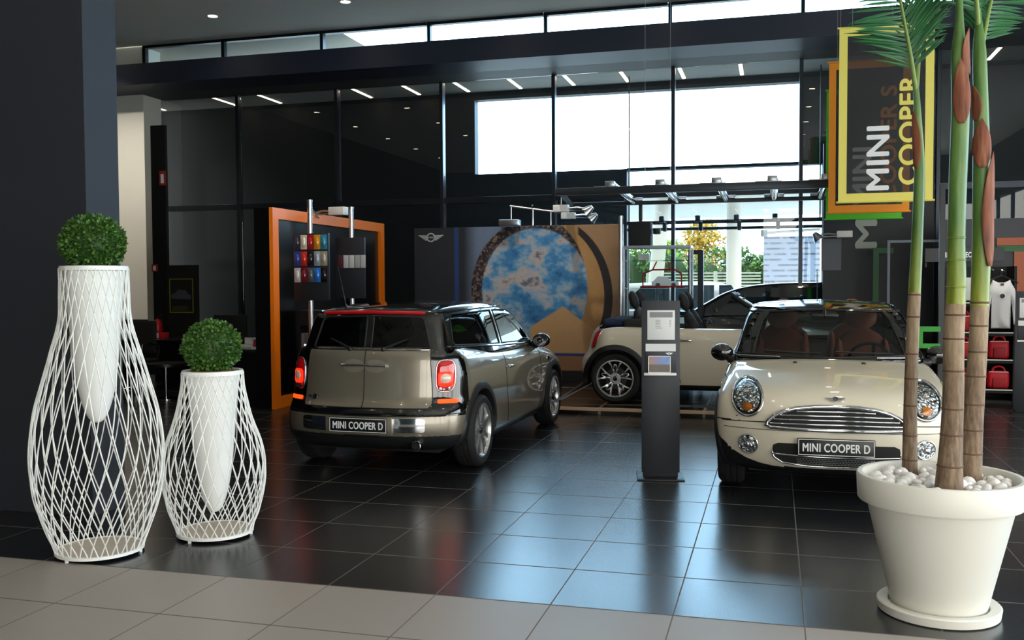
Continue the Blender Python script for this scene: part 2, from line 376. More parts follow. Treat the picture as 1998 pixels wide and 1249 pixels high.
# low display stage
g = NG('stage_tile', .22)
def sdist(c, p, off): return g.op('ABSOLUTE', g.op('SUBTRACT', g.op('FRACT', g.op('ADD', g.op('DIVIDE', c, p), 50+off)), .5))
ln = g.op('SUBTRACT', 1.0, g.step(g.op('MINIMUM', g.op('MULTIPLY', sdist(g.X, .62, .1), .62), g.op('MULTIPLY', sdist(g.Y, 1.24, .35), 1.24)), .016, .002))
g.color(g.mix(ln, g.mix(g.noise(g.P, 3, 4), '#1c1512', '#2a1f19'), '#a89a8b'))
struct('floor_stage', MB().rng((-3.4, 6.78, 0), (3.6, 10.0, .08), .003), g.m, 20)
struct('trim_3', MB().rng((-3.4, 6.74, .045), (3.6, 6.779, .083), .003), mat('stage_nosing', '#d9b79a', .35), 20)
# ground outside
struct('ground', MB().rng((-40, 11.6, -.25), (60, 90, -.02)), mat('asphalt', '#d4d4d2', .8, noise=.08, nscale=3), 0)
struct('ground_front', MB().rng((-60, -60, -.25), (60, -9.3, -.02)).rng((8.9, -9.3, -.25), (60, 11.5, -.02)), mat('paving_front', '#dcdad4', .8, noise=.06, nscale=2), 0)

# day-lit openings behind and beside the camera: solid front wall at the left, glazing bars at the right
struct('wall_front', MB().rng((-11, -9.2, 0), (1.2, -9.0, ZC)).rng((1.2, -9.2, 4.3), (8.6, -9.0, ZC)), mat('front_wall_paint', '#2c2d30', .7), 0)
k = MB()
for x in (1.2, 3.05, 4.9, 6.75, 8.55): k.rng((x-.04, -9.15, 0), (x+.04, -9.05, 4.3))
struct('window_20', k, FR, 0)
k = MB()
for y in (-8.9, -6.9, -4.9, -2.9, -.9, 1.1, 3.1, 5.0): k.rng((8.65, y-.04, 0), (8.75, y+.04, 4.3))
struct('window_21', k, FR, 0)
# ------------------------------------------------------------------ cars: bodies are polygonised from a smooth distance function
def _ss(x, a, b):
    t = np.clip((x-a)/(b-a), 0, 1); return t*t*(3-2*t)
def poly_sd(px, pz, poly):
    poly = np.asarray(poly); A = poly; B = np.roll(poly, -1, 0); out = np.empty(px.shape); 
    for s in range(0, len(px), 20000):
        x = px[s:s+20000, None]; z = pz[s:s+20000, None]
        ex, ez = (B-A)[:, 0], (B-A)[:, 1]; wx, wz = x-A[:, 0], z-A[:, 1]
        t = np.clip((wx*ex+wz*ez)/(ex*ex+ez*ez+1e-12), 0, 1); d2 = ((wx-ex*t)**2+(wz-ez*t)**2).min(1)
        c = ((A[:, 1] <= z) != (B[:, 1] <= z)) & (x < A[:, 0]+(z-A[:, 1])*ex/np.where(ez == 0, 1e-12, ez))
        out[s:s+20000] = np.sqrt(d2)*np.where(c.sum(1) % 2 == 1, -1, 1)
    return out
class SD2:
    def __init__(s, pts, n=5, h=.01, pad=.5):
        s.poly = np.array(catmull(pts, n, True)); s.h = h; s.lo = s.poly.min(0)-pad; hi = s.poly.max(0)+pad
        s.n = np.ceil((hi-s.lo)/h).astype(int)+1
        gx, gz = np.meshgrid(s.lo[0]+h*np.arange(s.n[0]), s.lo[1]+h*np.arange(s.n[1]), indexing='ij')
        T = poly_sd(gx.ravel(), gz.ravel(), s.poly).reshape(gx.shape)
        k = np.exp(-.5*(np.arange(-6, 7)/2.2)**2); k /= k.sum()
        for ax in (0, 1):
            P = np.pad(T, [(6, 6) if a == ax else (0, 0) for a in (0, 1)], mode='edge'); Q = np.zeros_like(T)
            for i, kk in enumerate(k): Q += kk*(P[i:i+T.shape[0], :] if ax == 0 else P[:, i:i+T.shape[1]])
            T = Q
        s.T = T
    def __call__(s, x, z):
        fx = np.clip((x-s.lo[0])/s.h, 0, s.n[0]-1.001); fz = np.clip((z-s.lo[1])/s.h, 0, s.n[1]-1.001)
        i = fx.astype(int); j = fz.astype(int); a = fx-i; b = fz-j; T = s.T
        return T[i, j]*(1-a)*(1-b)+T[i+1, j]*a*(1-b)+T[i, j+1]*(1-a)*b+T[i+1, j+1]*a*b
def smax(a, b, k):
    h = np.maximum(k-np.abs(a-b), 0)/k; return np.maximum(a, b)+h*h*k*.25
_PT = {}
def pinterp(z, tab):
    k = tuple(tab)
    if k not in _PT: _PT[k] = np.array(catmull(tab, 6))
    tab = _PT[k]; return np.interp(z, tab[:, 0], tab[:, 1])
def surface_net(f, lo, hi, h):
    n = [int(math.ceil((hi[i]-lo[i])/h))+1 for i in range(3)]
    ax = [lo[i]+h*np.arange(n[i]) for i in range(3)]
    X, Y, Z = np.meshgrid(*ax, indexing='ij'); V = f(X.ravel(), Y.ravel(), Z.ravel()).reshape(n); S = V < 0
    c = np.zeros([k-1 for k in n], int)
    for i in (0, 1):
        for j in (0, 1):
            for k in (0, 1): c += S[i:n[0]-1+i, j:n[1]-1+j, k:n[2]-1+k]
    act = (c > 0) & (c < 8); idx = -np.ones(act.shape, int); idx[act] = np.arange(act.sum())
    I = np.argwhere(act); P = np.array(lo)+(I+.5)*h
    fs = []
    for a in range(3):
        b, d = (a+1) % 3, (a+2) % 3
        s0 = [slice(None)]*3; s1 = [slice(None)]*3; s0[a] = slice(0, -1); s1[a] = slice(1, None)
        E = S[tuple(s0)] != S[tuple(s1)]; fl = S[tuple(s0)]; q = np.argwhere(E); flip = fl[E]
        ok = (q[:, b] > 0) & (q[:, b] < n[b]-1) & (q[:, d] > 0) & (q[:, d] < n[d]-1); q = q[ok]; flip = flip[ok]
        def cell(db, dd):
            t = q.copy(); t[:, b] -= db; t[:, d] -= dd; return idx[t[:, 0], t[:, 1], t[:, 2]]
        r = np.stack([cell(1, 1), cell(0, 1), cell(0, 0), cell(1, 0)], 1); r[~flip] = r[~flip][:, ::-1]; fs.append(r[r.min(1) >= 0])
    fs = np.concatenate(fs)
    return P, np.array(fs)
def project(f, P, it=5):
    e = 2e-3
    for _ in range(it):
        v = f(*P.T); G = np.stack([(f(*(P+np.eye(3)[k]*e).T)-f(*(P-np.eye(3)[k]*e).T))/(2*e) for k in range(3)], 1)
        g2 = np.maximum((G*G).sum(1), .05); P = P-(v/g2)[:, None]*G*.9
    return P, G/np.maximum(np.linalg.norm(G, axis=1), 1e-6)[:, None]
def inpoly(u, v, poly):
    poly = np.asarray(poly); A = poly; B = np.roll(poly, -1, 0); u = np.asarray(u)[:, None]; v = np.asarray(v)[:, None]
    ez = B[:, 1]-A[:, 1]
    c = ((A[:, 1] <= v) != (B[:, 1] <= v)) & (u < A[:, 0]+(v-A[:, 1])*(B[:, 0]-A[:, 0])/np.where(ez == 0, 1e-12, ez))
    return c.sum(1) % 2 == 1
def nearest(u, v, poly):
    poly = np.asarray(poly); A = poly; B = np.roll(poly, -1, 0); e = B-A
    wx = u[:, None]-A[:, 0]; wz = v[:, None]-A[:, 1]
    t = np.clip((wx*e[:, 0]+wz*e[:, 1])/((e*e).sum(1)+1e-12), 0, 1); qx = A[:, 0]+t*e[:, 0]; qz = A[:, 1]+t*e[:, 1]
    d = np.hypot(u[:, None]-qx, v[:, None]-qz); k = d.argmin(1); r = np.arange(len(u)); return d[r, k], qx[r, k], qz[r, k]
AX = {'x+': (0, 1, 2, 1), 'x-': (0, 1, 2, -1), 'y+': (1, 0, 2, 1), 'y-': (1, 0, 2, -1), 'z+': (2, 0, 1, 1)}
class Shell:      # a body surface that can be cut into named regions
    def __init__(s, f, lo, hi, h=.022):
        s.f = f; P, s.F = surface_net(f, lo, hi, h); s.h = h; s.P, s.N = project(f, P); s.reg = np.full(len(s.F), '', dtype=object)
    def cut(s, name, ax, poly, only='', nmin=.35, extra=None):
        k, a, b, sg = AX[ax]; poly = np.asarray(poly, float)
        P = s.P; ok = s.N[:, k]*sg > nmin-.15
        if extra is not None: ok &= extra(P)
        ids = np.where(ok)[0]
        d, qu, qv = nearest(P[ids, a], P[ids, b], poly); m = d < s.h*.45; mv = ids[m]
        P[mv, a] = qu[m]; P[mv, b] = qv[m]
        # slide back on to the surface along the view axis
        for _ in range(4):
            v = s.f(*P[mv].T); e = np.zeros(3); e[k] = 2e-3
            g = (s.f(*(P[mv]+e).T)-s.f(*(P[mv]-e).T))/4e-3; P[mv, k] -= np.clip(v/np.where(np.abs(g) < .2, np.sign(g+1e-9)*.2, g), -.02, .02)
        C = P[s.F].mean(1); Nn = s.N[s.F].mean(1)
        sel = inpoly(C[:, a], C[:, b], poly) & (Nn[:, k]*sg > nmin)
        if extra is not None: sel &= extra(C)
        sel &= np.isin(s.reg, [only] if isinstance(only, str) else only); s.reg[sel] = name
    def drop(s, fn):
        C = s.P[s.F].mean(1); N = s.N[s.F].mean(1); s.reg[fn(C, N)] = '#'
    def part(s, reg, name, m, parent, shift=0, thick=0):
        sel = np.isin(s.reg, [reg] if isinstance(reg, str) else list(reg))
        if not sel.any(): return None
        F = s.F[sel]; u, inv = np.unique(F.ravel(), return_inverse=True); V = s.P[u]+s.N[u]*shift
        me = bpy.data.meshes.new(name); me.from_pydata(V.tolist(), [], inv.reshape(-1, 4).tolist())
        me.polygons.foreach_set('use_smooth', [True]*len(me.polygons)); me.materials.append(m)
        me.normals_split_custom_set_from_vertices(s.N[u].tolist())
        o = bpy.data.objects.new(name, me); COL.objects.link(o); o.parent = parent; return o
    def hit(s, ax, uv, start=2.6, off=0.0):   # march on to the surface along an axis
        k, a, b, sg = AX[ax]; uv = np.asarray(uv, float); n = len(uv); P = np.zeros((n, 3)); P[:, a] = uv[:, 0]; P[:, b] = uv[:, 1]
        t = np.full(n, float(start)); done = np.zeros(n, bool); st = .02
        for _ in range(int(start*2/st)):
            P[:, k] = sg*t; v = s.f(*P.T); done |= v < 0; t = np.where(done, t, t-st)
            if done.all(): break
        s.miss = ~done
        lo = t.copy(); hi = t+st
        for _ in range(12):
            md = (lo+hi)/2; P[:, k] = sg*md; ins = s.f(*P.T) < 0; lo = np.where(ins, md, lo); hi = np.where(ins, hi, md)
        P[:, k] = sg*hi
        if off:
            e = 3e-3; G = np.stack([(s.f(*(P+np.eye(3)[q]*e).T)-s.f(*(P-np.eye(3)[q]*e).T)) for q in range(3)], 1)
            P = P+off*G/np.maximum(np.linalg.norm(G, axis=1), 1e-6)[:, None]
        return P
    def line(s, ax, uv, r, name, m, parent, closed=False, dens=.03, off=0.0, n=6, mb=None, flat=1):
        pts = []; uv = [np.array(q, float) for q in uv]
        for i in range(len(uv) if closed else len(uv)-1):
            a, b = uv[i], uv[(i+1) % len(uv)]; k = max(1, int(np.linalg.norm(b-a)/dens))
            pts += [a+(b-a)*j/k for j in range(k)]
        if not closed: pts.append(uv[-1])
        P = s.hit(ax, pts, off=off); P = P[~s.miss]; g = mb or MB(); g.tube(P.tolist(), r, n, closed)
        return g if mb is not None else g.build(name, m, parent, 60)
    def patch(s, ax, poly, name, m, parent, off=.003, thick=.004, dens=.03, dome=0):
        poly = [tuple(q) for q in poly]; pts = []
        for i in range(len(poly)):
            a = np.array(poly[i]); b = np.array(poly[(i+1) % len(poly)]); k = max(1, int(np.linalg.norm(b-a)/dens)); pts += [tuple(a+(b-a)*j/k) for j in range(k)]
        nb = len(pts); A = np.array(pts); mn, mx_ = A.min(0), A.max(0)
        gu, gv = np.meshgrid(np.arange(mn[0]+dens*.5, mx_[0], dens), np.arange(mn[1]+dens*.5, mx_[1], dens)); q = np.stack([gu.ravel(), gv.ravel()], 1)
        if len(q):
            d, _, _ = nearest(q[:, 0], q[:, 1], A); q = q[inpoly(q[:, 0], q[:, 1], A) & (d > dens*.4)]; allp = np.vstack([A, q])
        else: allp = A
        V2, E2, F2, *_ = delaunay_2d_cdt([Vector(p) for p in allp], [(i, (i+1) % nb) for i in range(nb)], [list(range(nb))], 1, 1e-6)
        V2 = np.array([tuple(v) for v in V2]); offs = np.full(len(V2), off+thick)
        if dome:
            d, _, _ = nearest(V2[:, 0], V2[:, 1], A); D = max(d.max(), 1e-4); offs = off+thick+dome*np.sqrt(np.clip(1-(1-d/D)**2, 0, 1))
        P0 = s.hit(ax, V2); P1 = s.hit(ax, V2, off=1.0)-P0
        top = P0+P1*offs[:, None]; bot = P0+P1*off; n = len(V2); g = MB()
        fs = [tuple(f) for f in F2]
        ed = {}
        for f in fs:
            for i in range(len(f)): ed[(f[i], f[(i+1) % len(f)])] = 1
        side = [(i, j, j+n, i+n) for (i, j) in ed if (j, i) not in ed]
        g.add(top.tolist()+bot.tolist(), fs+side)
        return g.build(name, m, parent, 50)
def ell(c, r, n=28, rot=0, p=2.0):
    o = []
    for k in range(n):
        t = 2*PI*k/n; a = math.copysign(abs(math.cos(t))**(2/p), math.cos(t))*r[0]; b = math.copysign(abs(math.sin(t))**(2/p), math.sin(t))*r[1]
        o.append((c[0]+a*math.cos(rot)-b*math.sin(rot), c[1]+a*math.sin(rot)+b*math.cos(rot)))
    return o
def mir(poly): return [(-u, v) for u, v in poly]

PAINT_W = mat('pepper_white_paint', '#dad2be', .35, coat=1)
PAINT_S = mat('sparkling_silver_paint', '#8f8778', .34, .55, coat=1)
BLKGLOSS = mat('black_gloss_paint', '#08090a', .12, coat=1)
CARGLASS = glass('car_glass', (.55, .6, .58), 1.5); DARKGLASS = glass('car_glass_dark', (.34, .38, .36), 1.5)
TYRE = mat('tyre_rubber', '#141416', .75, noise=.1, nscale=40)
ALLOY = mat('alloy_silver', '#c4c6c8', .25, .9)
SEAL = mat('rubber_seal', '#0a0b0c', .6)
_g = NG('headlamp_reflector', .14, metal=1); _g.color(lin('#f2f4f6')+(1,)) if 0 else None; _g.b.inputs['Base Color'].default_value = (.9, .91, .92, 1)
_v = _g.nt.nodes.new('ShaderNodeTexVoronoi'); _v.inputs['Scale'].default_value = 32; _g.nt.links.new(_g.P, _v.inputs['Vector']); _g.bump(_v.outputs['Distance'], .9, .03); REFL = _g.m
LENS = glass('lamp_lens', (.93, .95, .95), 1.45)
AMBER = mat('amber_lens', '#f08a14', .2, coat=1); REDL = mat('tail_lamp_red', '#d0101c', .18, coat=1)
REDGLOW = mat('tail_lamp_lit', '#ff2a12', .25, emit=1.6); ORGLOW = mat('reflector_bar_glow', '#ff4a14', .25, emit=1.6)
LEATHER = mat('tan_leather', '#98482c', .5); CHARC = mat('charcoal_cloth', '#1a1b1e', .8); DASH = mat('dash_plastic', '#15161a', .6)

def make_wheel(root, x, y, sg, style, r=.312, turn=0):
    hub = Matrix.Translation((x, y, r)) @ Matrix.Rotation(turn, 4, 'Z') @ (Matrix.Rotation(PI, 4, 'Z') if sg < 0 else Matrix.Identity(4))
    w2 = .098; rim = .226
    prof = [(rim, -w2+.012), (rim+.012, -w2+.002), (r-.03, -w2), (r-.008, -w2+.018), (r, -w2+.04), (r, -.05), (r-.006, -.047), (r-.006, -.04), (r, -.037), (r, -.004), (r-.006, -.001), (r-.006, .006), (r, .009), (r, .04), (r-.006, .043), (r-.006, .05), (r, .053), (r, w2-.04), (r-.008, w2-.018), (r-.03, w2), (rim+.012, w2-.002), (rim, w2-.012)]
    t = MB().lathe([(a, b) for a, b in prof], 48, axis='y').build('wheel', TYRE, root, 40); t.matrix_local = hub
    g = MB(); g.lathe([(rim+.002, -w2+.012), (rim-.018, -w2+.03), (rim-.024, 0), (rim-.018, w2-.03), (rim-.012, w2-.012), (rim-.006, w2-.004), (rim+.008, w2-.004), (rim+.008, w2-.012)], 48, axis='y')
    def spoke(a, r0, r1, w0, w1, y0, y1, th=.018, skew=0):
        c, s_ = math.cos(a), math.sin(a); vs = []
        for rr, ww, yy, da in ((r0, w0, y0, 0), ((r0+r1)/2, (w0+w1)/2*.85, (y0+y1)/2+.008, skew*.5), (r1, w1, y1, skew)):
            cc, ss = math.cos(a+da), math.sin(a+da)
            for k in (-1, 1):
                for dy in (0, -th): vs.append((rr*cc-k*ww*ss*(.8 if dy == 0 else 1), yy+dy, rr*ss+k*ww*cc*(.8 if dy == 0 else 1)))
        fs = []
        for i in range(2):
            o = i*4; fs += [(o, o+4, o+6, o+2), (o+1, o+3, o+7, o+5), (o, o+1, o+5, o+4), (o+2, o+6, o+7, o+3)]
        fs += [(0, 2, 3, 1), (8, 9, 11, 10)]; g.add(vs, fs)
    if style == 'seven':
        for k in range(7): spoke(2*PI*k/7, .045, rim-.016, .034, .022, w2-.03, w2-.018, .03)
    else:
        for k in range(5):
            for q in (-1, 1):
                a = 2*PI*k/5+PI/2; spoke(a+q*.13, .05, .125, .012, .012, w2-.035, w2-.026, .022, skew=q*.1)
                spoke(a+q*.23, .115, rim-.014, .013, .012, w2-.026, w2-.014, .022, skew=q*.12)
                spoke(a+q*.23, .115, .18, .011, .009, w2-.026, w2-.02, .02, skew=-q*.2)
    g.lathe([(.0001, w2-.028), (.07, w2-.028), (.075, w2-.05), (.06, w2-.07)], 24, axis='y')
    rm = g.build('rim', ALLOY, t, 35)
    MB().lathe([(.0001, w2-.016), (.024, w2-.017), (.03, w2-.022), (.03, w2-.03)], 20, axis='y').build('hub_cap', BLKGLOSS, t)
    nb = MB()
    for k in range(4): a = 2*PI*k/4+.4; nb.cyl((.05*math.cos(a), w2-.03, .05*math.sin(a)), (.05*math.cos(a), w2-.02, .05*math.sin(a)), .008, n=8)
    nb.build('wheel_bolts', CHROME, t)
    MB().lathe([(.0001, -.03), (.135, -.03), (.135, -.02), (.0001, -.02)], 32, axis='y').build('brake_disc', DARKSTEEL, t)
    return t
def make_seat(root, loc, m, rear=False):
    s = MB(); s.box((0, 0, .42), (.5, .5, .16), .06); s.box((.02, .25, .46), (.46, .07, .14), .03); s.box((.02, -.25, .46), (.46, .07, .14), .03)
    M = Matrix.Translation((-.25, 0, .46)) @ Matrix.Rotation(-.3, 4, 'Y')
    s.box((0, 0, .20), (.15, .46, .44), .07, M, 4); s.ico((0, 0, .36), 1, 3, (.075, .225, .2), M); s.ico((.03, .2, .2), 1, 2, (.085, .055, .26), M); s.ico((.03, -.2, .2), 1, 2, (.085, .055, .26), M)
    o = s.build('seat', m, root, 40, loc=loc)
    h = MB(); h.ico((0, 0, .67), 1, 3, (.06, .145, .125), M); h.cyl(M @ Vector((0, .06, .5)), M @ Vector((0, .06, .62)), .008); h.cyl(M @ Vector((0, -.06, .5)), M @ Vector((0, -.06, .62)), .008)
    h.build('headrest', m, o, 40); return o
def winged_badge(name, size, m, dark, parent, M):
    g = MB()
    for sg in (-1, 1):
        for k in range(4):
            z0 = .16-.105*k; L = 1.0-.16*k
            g.prism([(sg*.3, z0), (sg*L, z0+.02), (sg*(L-.06), z0-.06), (sg*.3, z0-.07)], lambda u, v, w_: (u*size, v*size, w_*size*.08), 1)
    g.lathe([(.25*size, 0), (.25*size, .1*size), (.34*size, .1*size), (.34*size, 0)], 28)
    o = g.build(name, m, parent, 20); o.matrix_local = M
    MB().lathe([(.0001, .07*size), (.25*size, .07*size)], 28).build('badge_disc', dark, o)
    text('MINI', .36*size, .13*size, 'badge_lettering', m, o, Matrix.Translation((0, 0, .075*size)), .02*size)
    return o
def plate(root, M, w=.52, h=.125):
    p = MB().box((0, 0, 0), (w, h, .012), .005).build('number_plate', mat('plate_black', '#10151a', .35), root, 30); p.matrix_local = M
    e = MB(); z = .0065
    for (a, b, c, d) in ((-w/2+.006, -h/2+.006, w/2-.006, -h/2+.011), (-w/2+.006, h/2-.011, w/2-.006, h/2-.006), (-w/2+.006, -h/2+.006, -w/2+.011, h/2-.006), (w/2-.011, -h/2+.006, w/2-.006, h/2-.006)):
        e.rng((a, b, z-.001), (c, d, z+.001))
    e.build('plate_border', WHITE, p, 0)
    text('MINI COOPER D', .45, .062, 'plate_lettering', mat('lettering_white', '#eef0f0', .5), p, Matrix.Translation((0, -.002, .0061)), .0015)
    return p

def car(kind, name, label, cat, loc, rz, paint, seatm, rimstyle, roofm=None):
    root = thing(name, label, cat, loc, rz)
    club = kind == 'estate'; WB = 2.547 if club else 2.467; xf, xr_ = WB/2, -WB/2; D = xf-1.2335; tail = -1.98 if club else -1.77; T = tail+1.77
    # side profile of the lower body
    low = [(1.0, .175), (1.62, .185), (1.80, .205), (1.885, .27), (1.915, .38), (1.925, .48), (1.92, .56), (1.90, .64), (1.865, .705), (1.80, .765), (1.68, .815), (1.50, .858), (1.25, .902), (1.0, .937), (.84, .955)]
    low = [(x+D, z) for x, z in low]
    if club: rear = [(.4, .97), (-.6, 1.005), (-1.4, 1.045), (-1.77, 1.06), (-1.845, 1.035), (-1.875, .92), (-1.885, .76), (-1.905, .62), (-1.955, .555), (-1.98, .46), (-1.975, .36), (-1.93, .26), (-1.80, .21), (-1.4, .19), (-.5, .175)]
    elif kind == 'open': rear = [(.4, .955), (-.6, .965), (-1.2, .975), (-1.46, .965), (-1.57, .93), (-1.62, .85), (-1.66, .72), (-1.69, .62), (-1.745, .55), (-1.77, .46), (-1.765, .36), (-1.72, .26), (-1.6, .21), (-1.2, .19), (-.3, .175)]
    else: rear = [(.4, .965), (-.6, .98), (-1.2, .99), (-1.5, .985), (-1.61, .95), (-1.65, .85), (-1.67, .72), (-1.69, .62), (-1.745, .55), (-1.77, .46), (-1.765, .36), (-1.72, .26), (-1.6, .21), (-1.2, .19), (-.3, .175)]
    S1 = SD2(low+rear)
    wt = [(0, .77), (.15, .785), (.25, .815), (.40, .836), (.55, .842), (.70, .836), (.82, .816), (.92, .785), (1.0, .75), (1.1, .7)]
    if club: wt = wt[:5]+[(.72, .838), (.86, .822), (.97, .79), (1.06, .75), (1.2, .68)]
    crown = .05
    def f1(x, y, z):
        ay = np.abs(y); fr = _ss(x, .2, 1.5); re = _ss(-x, .2, 1.5)
        xs = x+(.46*fr*ay**3)-((.46 if club else .42)*re*ay**3); zs = z+crown*ay*ay*_ss(z, .55, .9)*(1-.8*_ss(-x, .6, 1.6) if club else 1)
        return smax(S1(xs, zs), ay-pinterp(z, wt)*(.978 if club else 1), .12 if club else .085)
    B = Shell(f1, (tail-.1, -.96, .1), (2.05+D, .96, 1.08), .023)
    # greenhouse
    xe = -1.80 if club else -1.52
    gh = [(.90+D, .90), (.84+D, .955), (.62+D, 1.10), (.40+D, 1.24), (.24+D, 1.335), (.12+D, 1.372), (-.10, 1.402), (-.45, 1.428 if club else 1.42), (-.9, 1.424 if club else 1.402)]
    gh += ([(-1.3, 1.41), (-1.62, 1.386), (-1.70, 1.366), (-1.735, 1.335), (-1.775, 1.18), (-1.825, 1.00), (-1.83, .90)] if club else [(-1.15, 1.372), (-1.30, 1.35), (-1.37, 1.32), (-1.43, 1.20), (-1.54, .99), (-1.56, .90)])
    S2 = SD2(gh, 5)
    wg = [(.80, .785), (.92, .768), (1.0, .748), (1.15, .706), (1.28, .664), (1.36, .632), (1.45, .59)]
    def f2(x, y, z):
        ay = np.abs(y); fr = _ss(x, -.3, .5); re = _ss(-x, .5, 1.6)
        xs = x+.26*fr*ay*ay-(.26 if club else .2)*re*ay*ay; zs = z+.085*ay*ay*_ss(z, 1.15, 1.35)
        return smax(S2(xs, zs), ay-pinterp(z, wg)*(1-.10*_ss(-x, .7, 1.8) if club else 1), .075)
    G = Shell(f2, (tail-.1, -.9, .84), (1.15+D, .9, 1.5), .021)
    # openings of the lower body
    R = .375
    for xw in (xf, xr_):
        for ax in ('y+', 'y-'): B.cut('#', ax, ell((xw, .305), (R, R), 40), nmin=-.2, extra=lambda P: np.abs(P[:, 1]) > .42)
    zb = .94
    B.drop(lambda C, N: (C[:, 2] > zb-.02) & (N[:, 2] > .45) & (C[:, 0] < .80+D) & (C[:, 0] > (xe+.04)) & (np.abs(C[:, 1]) < .70))
    # lower side skirts and black bumper bottoms
    lowblk = lambda C, N: (C[:, 2] < .255)
    Cq = B.P[B.F].mean(1); B.reg[(B.reg == '') & ((Cq[:, 2] < .255) | (club & (Cq[:, 0] < xr_-.34) & (Cq[:, 2] < .335)))] = 'skirt'
    for sg in (1, -1): B.cut('skirt', 'x+', [(sg*.36, .10), (sg*.42, .252), (sg*.52, .268), (sg*.62, .298), (sg*.71, .345), (sg*.79, .41), (sg*.97, .50), (sg*.97, .10)], nmin=.0, extra=lambda P: (P[:, 0] > xf+.15))
    for ax in ('y+', 'y-'): B.cut('door', ax, [(.66+D, .27), (.70+D, .60), (.70+D, 1.0), (-.50, 1.0), (-.52, .60), (-.42, .27)], nmin=.3)
    B.cut('bonnet', 'z+', [(1.95+D, -.66), (1.95+D, .66), (1.3+D, .735), (.80+D, .76), (.80+D, -.76), (1.3+D, -.735)], nmin=.28, extra=lambda P: P[:, 2] > .58)
    if club:
        rd = [(-.56, .565), (.56, .565), (.58, .60), (.55, 1.035), (-.55, 1.035), (-.58, .60)]
        B.cut('rear', 'x-', [(-.86, .50), (.86, .50), (.86, 1.04), (-.86, 1.04)], nmin=.25)
        B.cut('reardoor', 'x-', rd, only='rear', nmin=.25)
        B.part('rear', 'rear_surround', BLKGLOSS, root)
        for nm, sel in (('reardoorL', 1), ('reardoorR', -1)):
            C = B.P[B.F].mean(1); B.reg[(B.reg == 'reardoor') & (C[:, 1]*sel > 0)] = nm
        dl = B.part('reardoorL', 'rear_door', paint, root); dr = B.part('reardoorR', 'rear_door', paint, root)
    elif kind == 'hatch':
        B.cut('tailgate', 'x-', [(-.55, .60), (.55, .60), (.52, 1.0), (-.52, 1.0)], nmin=.3); B.part('tailgate', 'tailgate', paint, root)
    B.part('', 'body', paint, root); B.part('skirt', 'lower_trim', BLACK, root); B.part('bonnet', 'bonnet', paint, root)
    for sg in (1, -1):
        C = B.P[B.F].mean(1); nm = 'door%d' % sg; B.reg[(B.reg == 'door') & (C[:, 1]*sg > 0)] = nm; B.part(nm, 'door', paint, root)
    # gaps
    for ax in ('y+', 'y-'):
        B.line(ax, [(.66+D, .27), (.70+D, .60), (.69+D, .93)], .004, 'panel_gap', SEAL, root); B.line(ax, [(-.50, .93), (-.52, .60), (-.42, .27)], .004, 'panel_gap', SEAL, root)
        B.line(ax, [(1.58+D, .56), (1.74+D, .57)], .004, 'panel_gap', SEAL, root); B.line(ax, [(.72+D, .80), (1.0+D, .84), (1.25+D, .83), (1.4+D, .79)], .003, 'panel_gap', SEAL, root)
    for sg in (-1, 1): B.line('x+', [(sg*.47, .575), (sg*.62, .568), (sg*.74, .562), (sg*.80, .56)], .004, 'panel_gap', SEAL, root)
    B.line('x+', [(-.78, .515), (-.5, .52), (0, .522), (.5, .52), (.78, .515)], .0025, 'panel_gap', SEAL, root)
    if club: B.line('x-', rd, .004, 'panel_gap', SEAL, root, True); B.line('x-', [(0, .565), (0, 1.035)], .005, 'panel_gap', SEAL, root)
    elif kind == 'hatch': B.line('x-', [(-.55, .60), (.55, .60), (.52, .95), (-.52, .95)], .004, 'panel_gap', SEAL, root, True)
    # wheel arches
    for xw in (xf, xr_):
        for sg, ax in ((1, 'y+'), (-1, 'y-')):
            ang = [math.radians(a) for a in range(-16, 197, 6)]; vs = []; fs = []
            rows = []
            for rr, off in ((R+.058, .002), (R+.054, .012), (R+.03, .020), (R-.004, .018), (R-.012, .006)):
                uv = [(xw+rr*math.cos(a), max(.205, .305+rr*math.sin(a))) for a in ang]
                Pq = B.hit(ax, uv); Q = np.array([[xw, sg*.0, .305]]); Pq[:, 1] = sg*(np.maximum(np.abs(Pq[:, 1]), .70)+off); rows.append(Pq)
            uv = rows[-1].copy(); uv[:, 1] = sg*.60; rows.append(uv)
            n = len(ang)
            for rw in rows: vs += rw.tolist()
            for i in range(len(rows)-1):
                for k in range(n-1): fs.append((i*n+k, i*n+k+1, (i+1)*n+k+1, (i+1)*n+k))
            MB().add(vs, fs).build('wheel_arch', BLACK, root, 40)
            make_wheel(root, xw, sg*.742, sg, rimstyle)
    # underbody tub keeps the cabin and wheel wells dark
    ub = MB(); ub.rng((tail+.25, -.60, .18), (1.65+D, .60, .30)); ub.rng((xr_+.42, -.76, .19), (xf-.42, .76, .33)); ub.rng((.72+D, -.62, .3), (1.5+D, .62, .72)); ub.rng((tail+.2, -.55, .3), (xr_+.40, .55, .60 if club else .66))
    ub.build('underbody', BLACKM, root, 0)
    # windows
    ws = [(-.60, .985), (-.575, 1.08), (-.525, 1.25), (-.47, 1.325), (0, 1.345), (.47, 1.325), (.525, 1.25), (.575, 1.08), (.60, .985), (0, .965)]
    G.cut('ws', 'x+', ws, nmin=.25)
